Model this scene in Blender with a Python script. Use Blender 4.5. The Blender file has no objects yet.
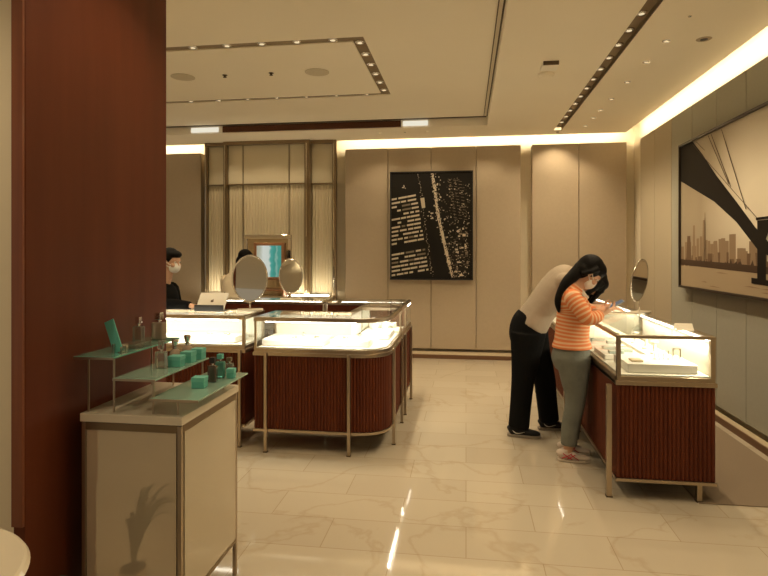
import bpy, bmesh, math, random
from mathutils import Vector, Matrix
random.seed(7)
S = bpy.context.scene
COL = S.collection
PI = math.pi
V = Vector

# ------------------------------------------------------------------ materials
MATS = {}
def mat(name, color, rough=.5, metal=0., noise=0., nscale=8., coat=0., emis=None, estr=0., spec=.5, bump=0., bscale=60., sheen=0.):
    if name in MATS: return MATS[name]
    m = bpy.data.materials.new(name); m.use_nodes = True
    nt = m.node_tree; b = nt.nodes['Principled BSDF']
    b.inputs['Base Color'].default_value = (*color, 1)
    b.inputs['Roughness'].default_value = rough
    b.inputs['Metallic'].default_value = metal
    b.inputs['Specular IOR Level'].default_value = min(spec, .25) if rough > .45 and not metal else spec
    b.inputs['Coat Weight'].default_value = coat
    b.inputs['Coat Roughness'].default_value = .08
    if sheen: b.inputs['Sheen Weight'].default_value = sheen
    if emis:
        b.inputs['Emission Color'].default_value = (*emis, 1)
        b.inputs['Emission Strength'].default_value = estr
    tc = nt.nodes.new('ShaderNodeTexCoord')
    if noise:
        n = nt.nodes.new('ShaderNodeTexNoise'); n.inputs['Scale'].default_value = nscale; n.inputs['Detail'].default_value = 4
        nt.links.new(tc.outputs['Object'], n.inputs['Vector'])
        mr = nt.nodes.new('ShaderNodeMapRange'); mr.inputs[3].default_value = 1 - noise; mr.inputs[4].default_value = 1 + noise
        nt.links.new(n.outputs['Fac'], mr.inputs[0])
        mx = nt.nodes.new('ShaderNodeVectorMath'); mx.operation = 'SCALE'
        mx.inputs[0].default_value = color
        nt.links.new(mr.outputs[0], mx.inputs['Scale'])
        nt.links.new(mx.outputs[0], b.inputs['Base Color'])
    if bump:
        n = nt.nodes.new('ShaderNodeTexNoise'); n.inputs['Scale'].default_value = bscale
        nt.links.new(tc.outputs['Object'], n.inputs['Vector'])
        bp = nt.nodes.new('ShaderNodeBump'); bp.inputs['Strength'].default_value = bump; bp.inputs['Distance'].default_value = .01
        nt.links.new(n.outputs['Fac'], bp.inputs['Height']); nt.links.new(bp.outputs[0], b.inputs['Normal'])
    MATS[name] = m
    return m

def wood(name, c1, c2, rough=.35, sc=(30, 30, 2.), coat=.3):
    m = mat(name, c1, rough, coat=coat)
    nt = m.node_tree; b = nt.nodes['Principled BSDF']
    tc = nt.nodes.new('ShaderNodeTexCoord'); mp = nt.nodes.new('ShaderNodeMapping'); mp.inputs['Scale'].default_value = sc
    n = nt.nodes.new('ShaderNodeTexNoise'); n.inputs['Scale'].default_value = 1.0; n.inputs['Detail'].default_value = 6
    cr = nt.nodes.new('ShaderNodeValToRGB')
    cr.color_ramp.elements[0].position = .3; cr.color_ramp.elements[0].color = (*c1, 1)
    cr.color_ramp.elements[1].position = .7; cr.color_ramp.elements[1].color = (*c2, 1)
    L = nt.links.new
    L(tc.outputs['Object'], mp.inputs[0]); L(mp.outputs[0], n.inputs['Vector']); L(n.outputs['Fac'], cr.inputs[0]); L(cr.outputs[0], b.inputs['Base Color'])
    return m

def glass_thin(name, tint=(.97, .98, .97), refl=1.0):
    m = bpy.data.materials.new(name); m.use_nodes = True
    nt = m.node_tree; nt.nodes.clear()
    o = nt.nodes.new('ShaderNodeOutputMaterial'); mx = nt.nodes.new('ShaderNodeMixShader')
    t = nt.nodes.new('ShaderNodeBsdfTransparent'); t.inputs[0].default_value = (*tint, 1)
    g = nt.nodes.new('ShaderNodeBsdfGlossy'); g.inputs['Roughness'].default_value = .02
    f = nt.nodes.new('ShaderNodeFresnel'); f.inputs[0].default_value = 1.45
    ml = nt.nodes.new('ShaderNodeMath'); ml.operation = 'MULTIPLY'; ml.inputs[1].default_value = refl
    L = nt.links.new
    gm = nt.nodes.new('ShaderNodeNewGeometry'); iv = nt.nodes.new('ShaderNodeMath'); iv.operation = 'SUBTRACT'; iv.inputs[0].default_value = refl; L(gm.outputs['Backfacing'], iv.inputs[1]); iv.use_clamp = True; L(iv.outputs[0], ml.inputs[1])
    L(f.outputs[0], ml.inputs[0]); L(ml.outputs[0], mx.inputs[0]); L(t.outputs[0], mx.inputs[1]); L(g.outputs[0], mx.inputs[2]); L(mx.outputs[0], o.inputs[0])
    MATS[name] = m
    return m

def emit(name, color, strength):
    m = bpy.data.materials.new(name); m.use_nodes = True
    nt = m.node_tree; nt.nodes.clear()
    o = nt.nodes.new('ShaderNodeOutputMaterial'); e = nt.nodes.new('ShaderNodeEmission')
    e.inputs[0].default_value = (*color, 1); e.inputs[1].default_value = strength
    nt.links.new(e.outputs[0], o.inputs[0]); MATS[name] = m
    return m

WARM = (1., .79, .51)
M_ceil = mat('painted_ceiling', (.93, .86, .72), .9, noise=.02, nscale=2)
M_plain = mat('painted_wall', (.84, .76, .60), .85, noise=.03, nscale=3)
M_panel = mat('fabric_wall_panel', (.47, .385, .28), .9, noise=.05, nscale=30, bump=.15, bscale=300)
M_greenpanel = mat('sage_wall_panel', (.42, .405, .33), .85, noise=.04, nscale=30, bump=.1, bscale=300)
M_beige = mat('beige_wall', (.90, .79, .58), .9, noise=.03)
M_wood = wood('reeded_mahogany', (.080, .0155, .0045), (.125, .027, .0075), .55, (40, 40, 3), coat=.05)
M_column = wood('mahogany_veneer', (.105, .024, .008), (.14, .034, .012), .5, (9, 9, .7), coat=.0)
M_trimwood = wood('light_mahogany', (.20, .055, .02), (.26, .08, .03), .4, (30, 30, 1.5))
M_chrome = mat('brushed_nickel', (.44, .36, .265), .3, 1.)
M_polish = mat('polished_steel', (.80, .76, .70), .08, 1.)
M_bronze = mat('antique_bronze', (.27, .20, .12), .3, .9)
M_dark = mat('dark_bronze', (.12, .085, .05), .45, .6)
M_chan = mat('trough_bronze', (.27, .20, .12), .5, .3)
M_white = mat('white_display_lining', (.80, .78, .70), .6)
M_tray = mat('white_display_pad', (.86, .85, .80), .7)
M_marble_w = mat('white_marble', (.70, .63, .50), .25, noise=.07, nscale=6, coat=.4)
M_glass = glass_thin('clear_glass')
M_tglass = glass_thin('teal_tinted_glass', (.62, .86, .76))
M_mirror = mat('mirror_silver', (.88, .86, .80), .02, 1.)
M_black = mat('black_metal', (.012, .011, .010), .4)
M_skin = mat('skin', (.56, .33, .21), .55, noise=.04, nscale=20)
M_hair = mat('black_hair', (.004, .003, .002), .6, spec=.12, bump=.3, bscale=120)
M_mask = mat('white_face_mask', (.78, .76, .70), .8)
M_teal = mat('teal_box', (.13, .45, .38), .55)
M_lens = emit('downlight_lens', (1, .82, .52), 1.1)
M_led = emit('case_led', (1, .93, .78), 22.)

def floor_mat():
    m = mat('marble_tile_floor', (.6, .5, .36), .12)
    nt = m.node_tree; b = nt.nodes['Principled BSDF']; L = nt.links.new
    tc = nt.nodes.new('ShaderNodeTexCoord')
    mp = nt.nodes.new('ShaderNodeMapping'); mp.inputs['Location'].default_value = (0.0, .06, 0)
    L(tc.outputs['Object'], mp.inputs[0])
    br = nt.nodes.new('ShaderNodeTexBrick'); br.offset = .5; br.squash = 1
    br.inputs['Scale'].default_value = 1; br.inputs['Brick Width'].default_value = .735; br.inputs['Row Height'].default_value = .32
    br.inputs['Mortar Size'].default_value = .0022; br.inputs['Mortar Smooth'].default_value = .2
    br.inputs['Color1'].default_value = (.52, .455, .35, 1); br.inputs['Color2'].default_value = (.475, .41, .31, 1)
    br.inputs['Mortar'].default_value = (.36, .285, .19, 1)
    L(mp.outputs[0], br.inputs[0])
    n = nt.nodes.new('ShaderNodeTexNoise'); n.inputs['Scale'].default_value = 1.1; n.inputs['Detail'].default_value = 7; n.inputs['Distortion'].default_value = .36
    L(tc.outputs['Object'], n.inputs['Vector'])
    cr = nt.nodes.new('ShaderNodeValToRGB'); e = cr.color_ramp.elements
    e[0].position = .485; e[0].color = (1, 1, 1, 1); e[1].position = .515; e[1].color = (1, 1, 1, 1)
    k = e.new(.5); k.color = (.80, .73, .64, 1)
    L(n.outputs['Fac'], cr.inputs[0])
    mx = nt.nodes.new('ShaderNodeMixRGB'); mx.blend_type = 'MULTIPLY'; mx.inputs[0].default_value = .45
    L(br.outputs[0], mx.inputs[1]); L(cr.outputs[0], mx.inputs[2]); L(mx.outputs[0], b.inputs['Base Color'])
    n2 = nt.nodes.new('ShaderNodeTexNoise'); n2.inputs['Scale'].default_value = 3; L(tc.outputs['Object'], n2.inputs['Vector'])
    mr = nt.nodes.new('ShaderNodeMapRange'); mr.inputs[3].default_value = .045; mr.inputs[4].default_value = .075
    L(n2.outputs['Fac'], mr.inputs[0]); L(mr.outputs[0], b.inputs['Roughness'])
    return m
M_floor = floor_mat()

def stripe_mat():
    m = mat('striped_knit', (.8, .3, .1), .85)
    nt = m.node_tree; b = nt.nodes['Principled BSDF']; L = nt.links.new
    uv = nt.nodes.new('ShaderNodeUVMap'); sp = nt.nodes.new('ShaderNodeSeparateXYZ'); L(uv.outputs[0], sp.inputs[0])
    mu = nt.nodes.new('ShaderNodeMath'); mu.operation = 'MULTIPLY'; mu.inputs[1].default_value = 1 / .026; L(sp.outputs['Y'], mu.inputs[0])
    fr = nt.nodes.new('ShaderNodeMath'); fr.operation = 'FRACT'; L(mu.outputs[0], fr.inputs[0])
    cr = nt.nodes.new('ShaderNodeValToRGB'); e = cr.color_ramp.elements
    e[0].position = .0; e[0].color = (.66, .20, .07, 1); e[1].position = 1; e[1].color = (.66, .20, .07, 1)
    a = e.new(.50); a.color = (.66, .20, .07, 1); c = e.new(.60); c.color = (.70, .45, .27, 1); d = e.new(.92); d.color = (.70, .45, .27, 1)
    L(fr.outputs[0], cr.inputs[0]); L(cr.outputs[0], b.inputs['Base Color'])
    return m
M_stripe = stripe_mat()
M_denim = mat('faded_denim', (.145, .15, .125), .85, noise=.3, nscale=9, bump=.3, bscale=40)
M_tee = mat('cream_tee', (.38, .31, .235), .85, bump=.5, bscale=12)
M_trouser = mat('black_trousers', (.006, .006, .006), .9, spec=.1, bump=.3, bscale=14)
M_suit = mat('black_suit', (.004, .004, .004), .9, spec=.1)

# ------------------------------------------------------------------ mesh helpers
def box(bm, x0, x1, y0, y1, z0, z1):
    vs = [bm.verts.new(p) for p in ((x0,y0,z0),(x1,y0,z0),(x1,y1,z0),(x0,y1,z0),(x0,y0,z1),(x1,y0,z1),(x1,y1,z1),(x0,y1,z1))]
    for f in ((0,3,2,1),(4,5,6,7),(0,1,5,4),(1,2,6,5),(2,3,7,6),(3,0,4,7)):
        bm.faces.new([vs[i] for i in f])
def prism(bm, pts, z0, z1, axis='z', off=0.):
    """extrude a 2D polygon. axis z: (x,y); axis x: pts=(y,z) between x=z0..z1; axis y: pts=(x,z) between y=z0..z1"""
    def mk(p, h):
        return (p[0], p[1], h) if axis == 'z' else ((h, p[0], p[1]) if axis == 'x' else (p[0], h, p[1]))
    a = [bm.verts.new(mk(p, z0)) for p in pts]; b = [bm.verts.new(mk(p, z1)) for p in pts]
    n = len(pts)
    bm.faces.new(a[::-1]); bm.faces.new(b)
    for i in range(n): bm.faces.new((a[i], a[(i+1) % n], b[(i+1) % n], b[i]))
def ring(bm, outer, inner, z0, z1):
    n = len(outer)
    lv = [[bm.verts.new((p[0], p[1], z)) for p in poly] for poly in (outer, inner) for z in (z0, z1)]
    o0, o1, i0, i1 = lv
    for k in range(n):
        j = (k+1) % n
        bm.faces.new((o0[k], o0[j], o1[j], o1[k])); bm.faces.new((i0[j], i0[k], i1[k], i1[j]))
        bm.faces.new((o1[k], o1[j], i1[j], i1[k])); bm.faces.new((o0[j], o0[k], i0[k], i0[j]))
def offset(poly, d):
    """inward offset (d>0) of a CCW polygon, mitred"""
    n = len(poly); out = []
    for i in range(n):
        p0, p1, p2 = V(poly[i-1]), V(poly[i]), V(poly[(i+1) % n])
        e1 = (p1-p0).normalized(); e2 = (p2-p1).normalized()
        n1 = V((-e1.y, e1.x)); n2 = V((-e2.y, e2.x))
        b = (n1+n2); b = b / max(b.length_squared/2, .3)
        out.append(tuple(p1 + b*d))
    return out
def cyl(bm, p0, p1, r0, r1=None, seg=20, cap=True):
    r1 = r0 if r1 is None else r1
    tube(bm, [p0, p1], [(r0, r0), (r1, r1)], seg, cap)
def tube(bm, pts, rad, seg=16, cap=True, side=None, uvl=None, uv0=0.):
    pts = [V(p) for p in pts]; rings = []; L = uv0; lens = []
    for i, p in enumerate(pts):
        if i: L += (p - pts[i-1]).length
        lens.append(L)
        t = (pts[min(i+1, len(pts)-1)] - pts[max(i-1, 0)]).normalized()
        s = V(side) if side else (V((0, 0, 1)) if abs(t.z) < .9 else V((0, 1, 0)))
        s = (s - t*s.dot(t)).normalized(); u = t.cross(s)
        r = rad[i]; ra, rb = (r, r) if not hasattr(r, '__len__') else r
        rings.append([bm.verts.new(p + s*(ra*math.cos(2*PI*k/seg)) + u*(rb*math.sin(2*PI*k/seg))) for k in range(seg)])
    uv = bm.loops.layers.uv.verify() if uvl else None
    for i in range(len(rings)-1):
        for k in range(seg):
            f = bm.faces.new((rings[i][k], rings[i][(k+1) % seg], rings[i+1][(k+1) % seg], rings[i+1][k]))
            if uv:
                for lp, (a, b) in zip(f.loops, ((k, i), (k+1, i), (k+1, i+1), (k, i+1))): lp[uv].uv = (a/seg, lens[b])
    if cap:
        bm.faces.new(rings[0][::-1]); bm.faces.new(rings[-1])
    return L
def lathe(bm, prof, c=(0, 0, 0), seg=24):
    tube(bm, [V(c)+V((0, 0, z)) for r, z in prof], [r for r, z in prof], seg)
def ball(bm, c, r, M=None, seg=16):
    r = (r, r, r) if not hasattr(r, '__len__') else r
    m = Matrix.Translation(V(c)) @ (M if M else Matrix.Identity(4)) @ Matrix.Diagonal((*r, 1))
    bmesh.ops.create_uvsphere(bm, u_segments=seg, v_segments=max(8, seg*2//3), radius=1, matrix=m)
def sm(pts, n=4):
    """catmull-rom smoothing of tuples of any length"""
    out = []; P = [V(p) for p in pts]
    for i in range(len(P)-1):
        a, b, c, d = P[max(i-1, 0)], P[i], P[i+1], P[min(i+2, len(P)-1)]
        for k in range(n):
            t = k/n
            out.append(.5*((2*b) + (c-a)*t + (2*a-5*b+4*c-d)*t*t + (3*b-a-3*c+d)*t**3))
    out.append(P[-1]); return out
def limb(bm, nodes, seg=16, n=4, side=None, **k):
    """nodes: (x,y,z,ra,rb)"""
    s = sm(nodes, n) if n > 1 else [V(p) for p in nodes]
    return tube(bm, [p[:3] for p in s], [(p[3], p[4]) for p in s], seg, True, side, **k)

def obj(name, bm, m, parent=None, smooth=False, bevel=0., remesh=0., local=False, sub=0, doubles=False):
    if smooth:
        for f in bm.faces: f.smooth = True
    bmesh.ops.recalc_face_normals(bm, faces=bm.faces)
    me = bpy.data.meshes.new(name)
    root = parent
    while root is not None and root.parent is not None: root = root.parent
    if root is not None and not local: bmesh.ops.translate(bm, verts=bm.verts, vec=-V(root.location))
    bm.to_mesh(me); bm.free()
    for mm in (m if isinstance(m, (list, tuple)) else [m]): me.materials.append(mm)
    o = bpy.data.objects.new(name, me); COL.objects.link(o)
    if parent is not None: o.parent = parent
    if bevel:
        b = o.modifiers.new('bevel', 'BEVEL'); b.width = bevel; b.segments = 2; b.limit_method = 'ANGLE'
    if remesh:
        r = o.modifiers.new('remesh', 'REMESH'); r.mode = 'VOXEL'; r.voxel_size = remesh; r.use_smooth_shade = True
        s = o.modifiers.new('smooth', 'SMOOTH'); s.iterations = 4; s.factor = .5
    if sub:
        s = o.modifiers.new('sub', 'SUBSURF'); s.levels = sub; s.render_levels = sub
    return o
NB = bmesh.new
def tag(o, label, cat, group=None):
    o['label'] = label; o['category'] = cat
    if group: o['group'] = group
    return o
def thing(name, label, cat, loc=(0, 0, 0), group=None):
    o = bpy.data.objects.new(name, None); COL.objects.link(o); o.location = loc; o.empty_display_size = .1
    return tag(o, label, cat, group)
def struct(name, bm, m, parent=None, **k):
    o = obj(name, bm, m, parent, **k)
    if parent is None: o['kind'] = 'structure'
    return o
def boxes(name, bl, m, parent=None, **k):
    bm = NB()
    for b in bl: box(bm, *b)
    return obj(name, bm, m, parent, **k)
def dup(root, loc, label=None, rz=None):
    r = root.copy(); COL.objects.link(r); r.location = loc
    if rz is not None: r.rotation_euler = (0, 0, rz)
    if label: r['label'] = label
    for ch in list(root.children):
        c = ch.copy(); COL.objects.link(c); c.parent = r
        for g in list(ch.children):
            d = g.copy(); COL.objects.link(d); d.parent = c
    return r
def cells(bm, x0, x1, y0, y1, z0, z1, holes):
    xs = sorted({x0, x1, *[h[0] for h in holes], *[h[1] for h in holes]}); ys = sorted({y0, y1, *[h[2] for h in holes], *[h[3] for h in holes]})
    for i in range(len(xs)-1):
        for j in range(len(ys)-1):
            cx, cy = (xs[i]+xs[i+1])/2, (ys[j]+ys[j+1])/2
            if not any(h[0] < cx < h[1] and h[2] < cy < h[3] for h in holes): box(bm, xs[i], xs[i+1], ys[j], ys[j+1], z0, z1)

# ------------------------------------------------------------------ camera
cam = bpy.data.objects.new('camera', bpy.data.cameras.new('camera')); COL.objects.link(cam); S.camera = cam
YAW = math.atan(82/570)
cam.location = (0, 0, 1.5); cam.rotation_euler = (PI/2, 0, YAW)
cam.data.sensor_width = 36; cam.data.lens = 570/768*36; cam.data.shift_y = -36/768; cam.data.clip_start = .05

# ------------------------------------------------------------------ room shell
ZC = 3.155; ZI = 3.265
bm = NB(); box(bm, -6.2, 2.5, -3, 8.6, -.1, 0); struct('floor', bm, M_floor)
CH = (-5.3, .275, .9, 7.555)     # coffer opening
TR = (1.18, 1.285, 2.0, 8.03)    # straight light trough
bm = NB(); cells(bm, -6.2, 2.187, -3, 8.29, ZC, ZC+.012, [CH, TR]); struct('ceiling', bm, M_ceil)
RO = (-4.4, -.835, 4.60, 6.345); RI = (-4.3, -.94, 4.70, 6.27)
bm = NB()
cells(bm, CH[0]-.04, CH[1]+.005, CH[2]-.04, CH[3]+.06, ZI, ZI+.05, [RO])
box(bm, RI[0], RI[1], RI[2], RI[3], ZI, ZI+.05); o = struct('ceiling_recess', bm, M_ceil)
bm = NB(); box(bm, CH[1], CH[1]+.01, CH[2], CH[3], ZC+.012, ZI); box(bm, CH[0], CH[1]+.01, CH[3], CH[3]+.01, ZC+.012, ZI); struct('ceiling_edge', bm, M_ceil)
bm = NB(); box(bm, -6.3, 2.6, -3, 8.7, 3.5, 3.56)
struct('ceiling_slab', bm, M_ceil)
bm = NB(); box(bm, -6.3, 2.6, 8.44, 8.6, 0, 3.5); wb = struct('wall_back', bm, M_plain)
bm = NB(); box(bm, 2.34, 2.5, -3, 8.6, 0, 3.5); wr = struct('wall_right', bm, M_plain)
bm = NB(); box(bm, -6.2, -1.589, 1.87, 2.768, 0, 3.15); struct('wall_partition', bm, M_beige)
# bronze mirror reveal on the far side of the coffer, plain on the right
bm = NB(); box(bm, -3.36, -.86, 7.545, 7.56, ZC+.012, ZI-.012)
bz = struct('trim_1', bm, mat('bronze_mirror', (.10, .04, .022), .12, .75))
bm = NB(); box(bm, -5.0, .26, 7.50, 7.545, ZI-.008, ZI-.001); box(bm, .262, .2745, 1.0, 7.5, ZI-.008, ZI-.001); box(bm, .225, .232, 1.0, 7.5, ZI-.012, ZI-.001)
struct('trim_2', bm, M_dark)
for nm, lab, x0, x1 in (('recess_strip', 'long glowing white strip at the left end of the ceiling recess edge', -3.82, -3.42), ('recess_strip', 'short glowing white strip at the right end of the ceiling recess edge', -.83, -.50)):
    o = boxes(nm, [(x0, x1, 7.535, 7.55, ZC+.02, ZI-.025)], emit('strip_glow', (1, .93, .75), 1.05)); tag(o, lab, 'light')  # emissive white strips set on the far face of the recess

# wall panels
def vpanel(name, wall, face, a, b, z0, z1, m, axis, depth):
    bm = NB()
    if axis == 'y': box(bm, a+.004, b-.004, face, face+depth, z0, z1)
    else: box(bm, face, face+depth, a+.004, b-.004, z0, z1)
    return obj(name, bm, m, wall, bevel=.004)
for a, b in ((-5.3, -4.65), (-4.65, -4.036), (-1.775, -1.132), (-1.132, -.502), (-.502, .142), (.142, .772), (.924, 1.564), (1.564, 2.204)):
    vpanel('wall_panel', wb, 8.28, a, b, .10, 3.02, M_panel, 'y', .16)
ys = [7.87, 7.30, 6.727, 6.143, 5.576, 5.021, 4.46, 3.90, 3.33, 2.76]
for i in range(9):
    vpanel('wall_panel', wr, 2.26, ys[i+1], ys[i], .10, 2.985, mat('linen_wall_panel', (.50, .43, .31), .9, bump=.1, bscale=300) if i < 2 else M_greenpanel, 'x', .08)
bm = NB(); box(bm, -4.6, 2.2, 8.05, 8.28, 0, .062); struct('baseboard_back', bm, mat('skirting_stone', (.52, .43, .29), .4), bevel=.003)
bm = NB(); box(bm, 2.2, 2.26, 0, 8.05, 0, .06); struct('baseboard_right', bm, mat('skirting_stone', (.52, .43, .29), .4), bevel=.003)
bm = NB(); box(bm, -4.6, 2.19, 8.04, 8.05, 0.001, .055); box(bm, 2.19, 2.2, 0, 8.04, 0.001, .055); struct('trim_3', bm, mat('skirting_face', (.16, .085, .045), .5))

# ------------------------------------------------------------------ ceiling fixtures
def downlight(parent, x, y, z, r=.03, lit=True, ringm=None):
    bm = NB(); tube(bm, [(x, y, z+.02), (x, y, z), (x, y, z-.004), (x, y, z-.002)], [r*1.25, r*1.25, r*1.12, r*.8], 20)
    d = obj('downlight', bm, ringm or M_polish, parent, smooth=True)
    bm = NB(); cyl(bm, (x, y, z-.0045), (x, y, z-.003), r*.62, seg=16); obj('lens', bm, M_lens if lit else M_black, d)
    return d
tr = thing('light_trough', 'long straight dark recessed light trough in the ceiling above the right hand counter', 'ceiling light', (1.23, 5, ZC+.05))
boxes('channel', [(1.172, 1.18, 2, 8.03, ZC+.002, ZC+.08), (1.285, 1.293, 2, 8.03, ZC+.002, ZC+.08), (1.18, 1.285, 2, 8.03, ZC+.045, ZC+.055)], M_chan, tr)
yy = 2.4
TL = []
while yy < 8:
    downlight(tr, 1.232, yy, ZC+.035, .032); TL.append(yy); yy += .31
rt = thing('light_trough', 'rectangular dark recessed light trough running round the raised ceiling panel', 'ceiling light', (-2.6, 5.4, ZI+.05))
bm = NB(); cells(bm, *RO, ZI+.010, ZI+.018, [RI]); obj('channel', bm, M_chan, rt)
for x in (-.91, -1.06+.0, ): pass
for i in range(6): downlight(rt, -.888, 4.74+i*.285, ZI+.004, .034)
for i in range(10): downlight(rt, -1.1-i*.31, 4.65, ZI+.004, .034)
for i in range(9): downlight(rt, -1.1-i*.35, 6.305, ZI+.004, .028)
lab = {4.26: 'tiny dark ceiling spotlight nearest the viewer, on the right', 4.74: 'bright small ceiling spotlight beside the large dark one', 5.24: 'small ceiling spotlight, second lit one counting back beside the trough', 5.83: 'small ceiling spotlight, third lit one counting back beside the trough', 6.45: 'small ceiling spotlight, fourth lit one counting back beside the trough',
       6.94: 'small ceiling spotlight near the back, fourth from the far wall', 7.33: 'small ceiling spotlight second from the far wall', 7.79: 'small ceiling spotlight nearest the far wall beside the trough'}
for y, l in lab.items():
    t = thing('ceiling_spotlight', l, 'spotlight', (1.555, y, ZC), 'row of small ceiling spotlights'); downlight(t, 1.555, y, ZC-.001, .026 if y != 4.26 else .012, y != 4.26)
t = thing('ceiling_spotlight', 'large dark unlit recessed ceiling spotlight nearest the right wall', 'spotlight', (1.83, 4.738, ZC)); downlight(t, 1.83, 4.738, ZC-.001, .045, False, M_panel)
t = thing('ceiling_spotlight', 'small ceiling spotlight at the far end of the straight trough', 'spotlight', (1.25, 8.12, ZC)); downlight(t, 1.25, 8.12, ZC-.001, .016, False, M_black)
for x, l in ((-1.184, 'left'), (-.833, 'middle'), (-.528, 'right')):
    t = thing('ceiling_spotlight', 'tiny ceiling spotlight in front of the back wall, %s of three' % l, 'spotlight', (x, 7.83, ZC)); downlight(t, x, 7.83, ZC-.001, .022, x != -.833, M_ceil)
for x, y, l in ((-2.825, 5.40, 'left'), (-1.446, 5.44, 'right')):
    bm = NB(); lathe(bm, [(.118, ZI-.001), (.118, ZI-.004), (.11, ZI-.005)], (x, y, 0), 36)
    o = obj('ceiling_speaker', bm, mat('speaker_grille', (.62, .55, .42), .8, noise=.2, nscale=200)); tag(o, '%s round flush speaker grille in the raised ceiling panel' % l, 'speaker')
for x, y, l in ((-2.38, 5.40, 'left'), (-1.90, 5.40, 'right')):
    bm = NB(); lathe(bm, [(.025, ZI-.001), (.025, ZI-.004), (.012, ZI-.006), (.010, ZI-.02), (.018, ZI-.022), (.018, ZI-.025)], (x, y, 0), 16)
    o = obj('sprinkler', bm, M_dark); tag(o, '%s small sprinkler head between the two ceiling speakers' % l, 'sprinkler')
o = thing('ceiling_unit', 'square ivory sensor box on the ceiling left of the straight trough', 'sensor', (.73, 5.16, ZC))
boxes('cover', [(.66, .80, 5.10, 5.26, ZC-.035, ZC-.001)], mat('ivory_plastic', (.93, .90, .80), .5), o, bevel=.004)
boxes('shade_strip', [(.665, .795, 5.085, 5.099, ZC-.034, ZC-.001)], M_dark, o)  # dark strip put in for the shadow on the box's near face
bm = NB(); lathe(bm, [(.075, ZC-.001), (.075, ZC-.02), (.055, ZC-.035), (.02, ZC-.038)], (.735, 5.45, 0), 28)
o = obj('smoke_detector', bm, M_ceil, smooth=False); tag(o, 'round white smoke detector on the ceiling beside the square box', 'smoke detector')

# ------------------------------------------------------------------ partition column (mahogany)
t = thing('wood_column', 'tall dark mahogany panelled column end filling the left side', 'column', (-1.5, 2.2, 0))
boxes('veneer_panel', [(-1.588, -1.541, 1.812, 2.772, 0, 3.15)], M_column, t, bevel=.004)
boxes('edge_trim', [(-1.587, -1.543, 1.802, 1.8115, .53, 3.15)], M_trimwood, t)

# ------------------------------------------------------------------ display cases
def arc(cx, cy, r, a0, a1, n=10):
    return [(cx+r*math.cos(math.radians(a0+(a1-a0)*i/n)), cy+r*math.sin(math.radians(a0+(a1-a0)*i/n))) for i in range(n+1)]
def rect(x0, x1, y0, y1): return [(x0, y0), (x1, y0), (x1, y1), (x0, y1)]
def fluted(bm, poly, z0, z1, period=.0245, depth=.010):
    n = len(poly); pts = []; k = 0
    L = [((V(poly[(i+1) % n])-V(poly[i])).length) for i in range(n)]; tot = sum(L); N = round(tot/period); p = tot/N
    steps = N*5; ds = tot/steps; i = 0; acc = 0
    for s in range(steps):
        d = s*ds
        while d > acc+L[i]+1e-9: acc += L[i]; i += 1
        a, b = V(poly[i]), V(poly[(i+1) % n]); e = (b-a).normalized(); q = a+e*(d-acc)
        nn = V((e.y, -e.x)); h = abs(math.sin(PI*(s % 5)/5))*depth
        pts.append(q + nn*(h-depth))
    prism(bm, [tuple(q) for q in pts], z0, z1)
def make_case(name, label, poly, H, glass=(.978, .778), legs=(), zb=.17, back_edges=(), z_wood_back=False, led=None, group=None, deckz=None, posts=(), base_leg=.024, skip=()):
    cx = sum(p[0] for p in poly)/len(poly); cy = sum(p[1] for p in poly)/len(poly)
    t = thing(name, label, 'display case', (cx, cy, 0), group)
    zt, zg = glass
    bm = NB(); fluted(bm, poly, zb+.001, zg-.055); obj('body', bm, M_wood, t)
    bm = NB(); prism(bm, offset(poly, -.006), zb-.02, zb); obj('bottom_trim', bm, M_chrome, t, bevel=.002)
    bm = NB(); prism(bm, offset(poly, -.008), zg-.054, zg-.028); prism(bm, offset(poly, .0), zg-.028, zg); obj('lower_frame', bm, M_chrome, t, bevel=.003)
    bm = NB(); prism(bm, offset(poly, .025), zg+.0005, zg+.006); obj('deck', bm, M_white, t)
    bm = NB(); ring(bm, offset(poly, -.003), offset(poly, .028), zt, H-.004); obj('top_frame', bm, M_chrome, t, bevel=.003)
    bm = NB(); prism(bm, offset(poly, .004), H-.0035, H); obj('glass_top', bm, M_glass, t)
    # glass walls on edges not in back_edges
    n = len(poly); bmg = NB(); bmb = NB(); bmw = NB(); ins = offset(poly, .006); in2 = offset(poly, .011); in3 = offset(poly, .022)
    for i in range(n):
        j = (i+1) % n
        if i in back_edges:
            a, b, c, d = in2[i], in2[j], in3[j], in3[i]
            prism(bmb, [a, b, c, d], zg+.007, zt)
            a, b, c, d = poly[i], poly[j], in2[j], in2[i]
            prism(bmw, [a, b, c, d], zg+.001, zt-.001)
        elif i not in skip:
            prism(bmg, [poly[i], poly[j], ins[j], ins[i]], zg+.001, zt-.001)
    if len(bmg.verts): obj('glass_side', bmg, M_glass, t)
    else: bmg.free()
    if len(bmb.verts):
        obj('lining', bmb, M_white, t); obj('back_panel', bmw, M_wood, t)
    for (px, py, r) in posts:
        bm = NB(); box(bm, px-r, px+r, py-r, py+r, zg, zt); obj('corner_post', bm, M_chrome, t)
    for (px, py, zl) in legs:
        bm = NB(); r = base_leg/2; box(bm, px-r, px+r, py-r, py+r, .004, zl); l = obj('leg', bm, M_chrome, t, bevel=.003)
        boxes('foot', [(px-r-.003, px+r+.003, py-r-.003, py+r+.003, 0, .008)], M_dark, l)
    if led:
        for (a, b, c, d, e, f) in led: pass
        boxes('light_bar', led, M_led, t)
    return t
HL = 1.012
r_ = .22
Lp = [(-1.585, 4.12)] + arc(-.57-r_, 4.12+r_, r_, -90, 0, 12) + [(-.57, 5.05), (-.95, 5.05), (-.95, 4.60), (-1.585, 4.60)]
nL = len(Lp)
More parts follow.
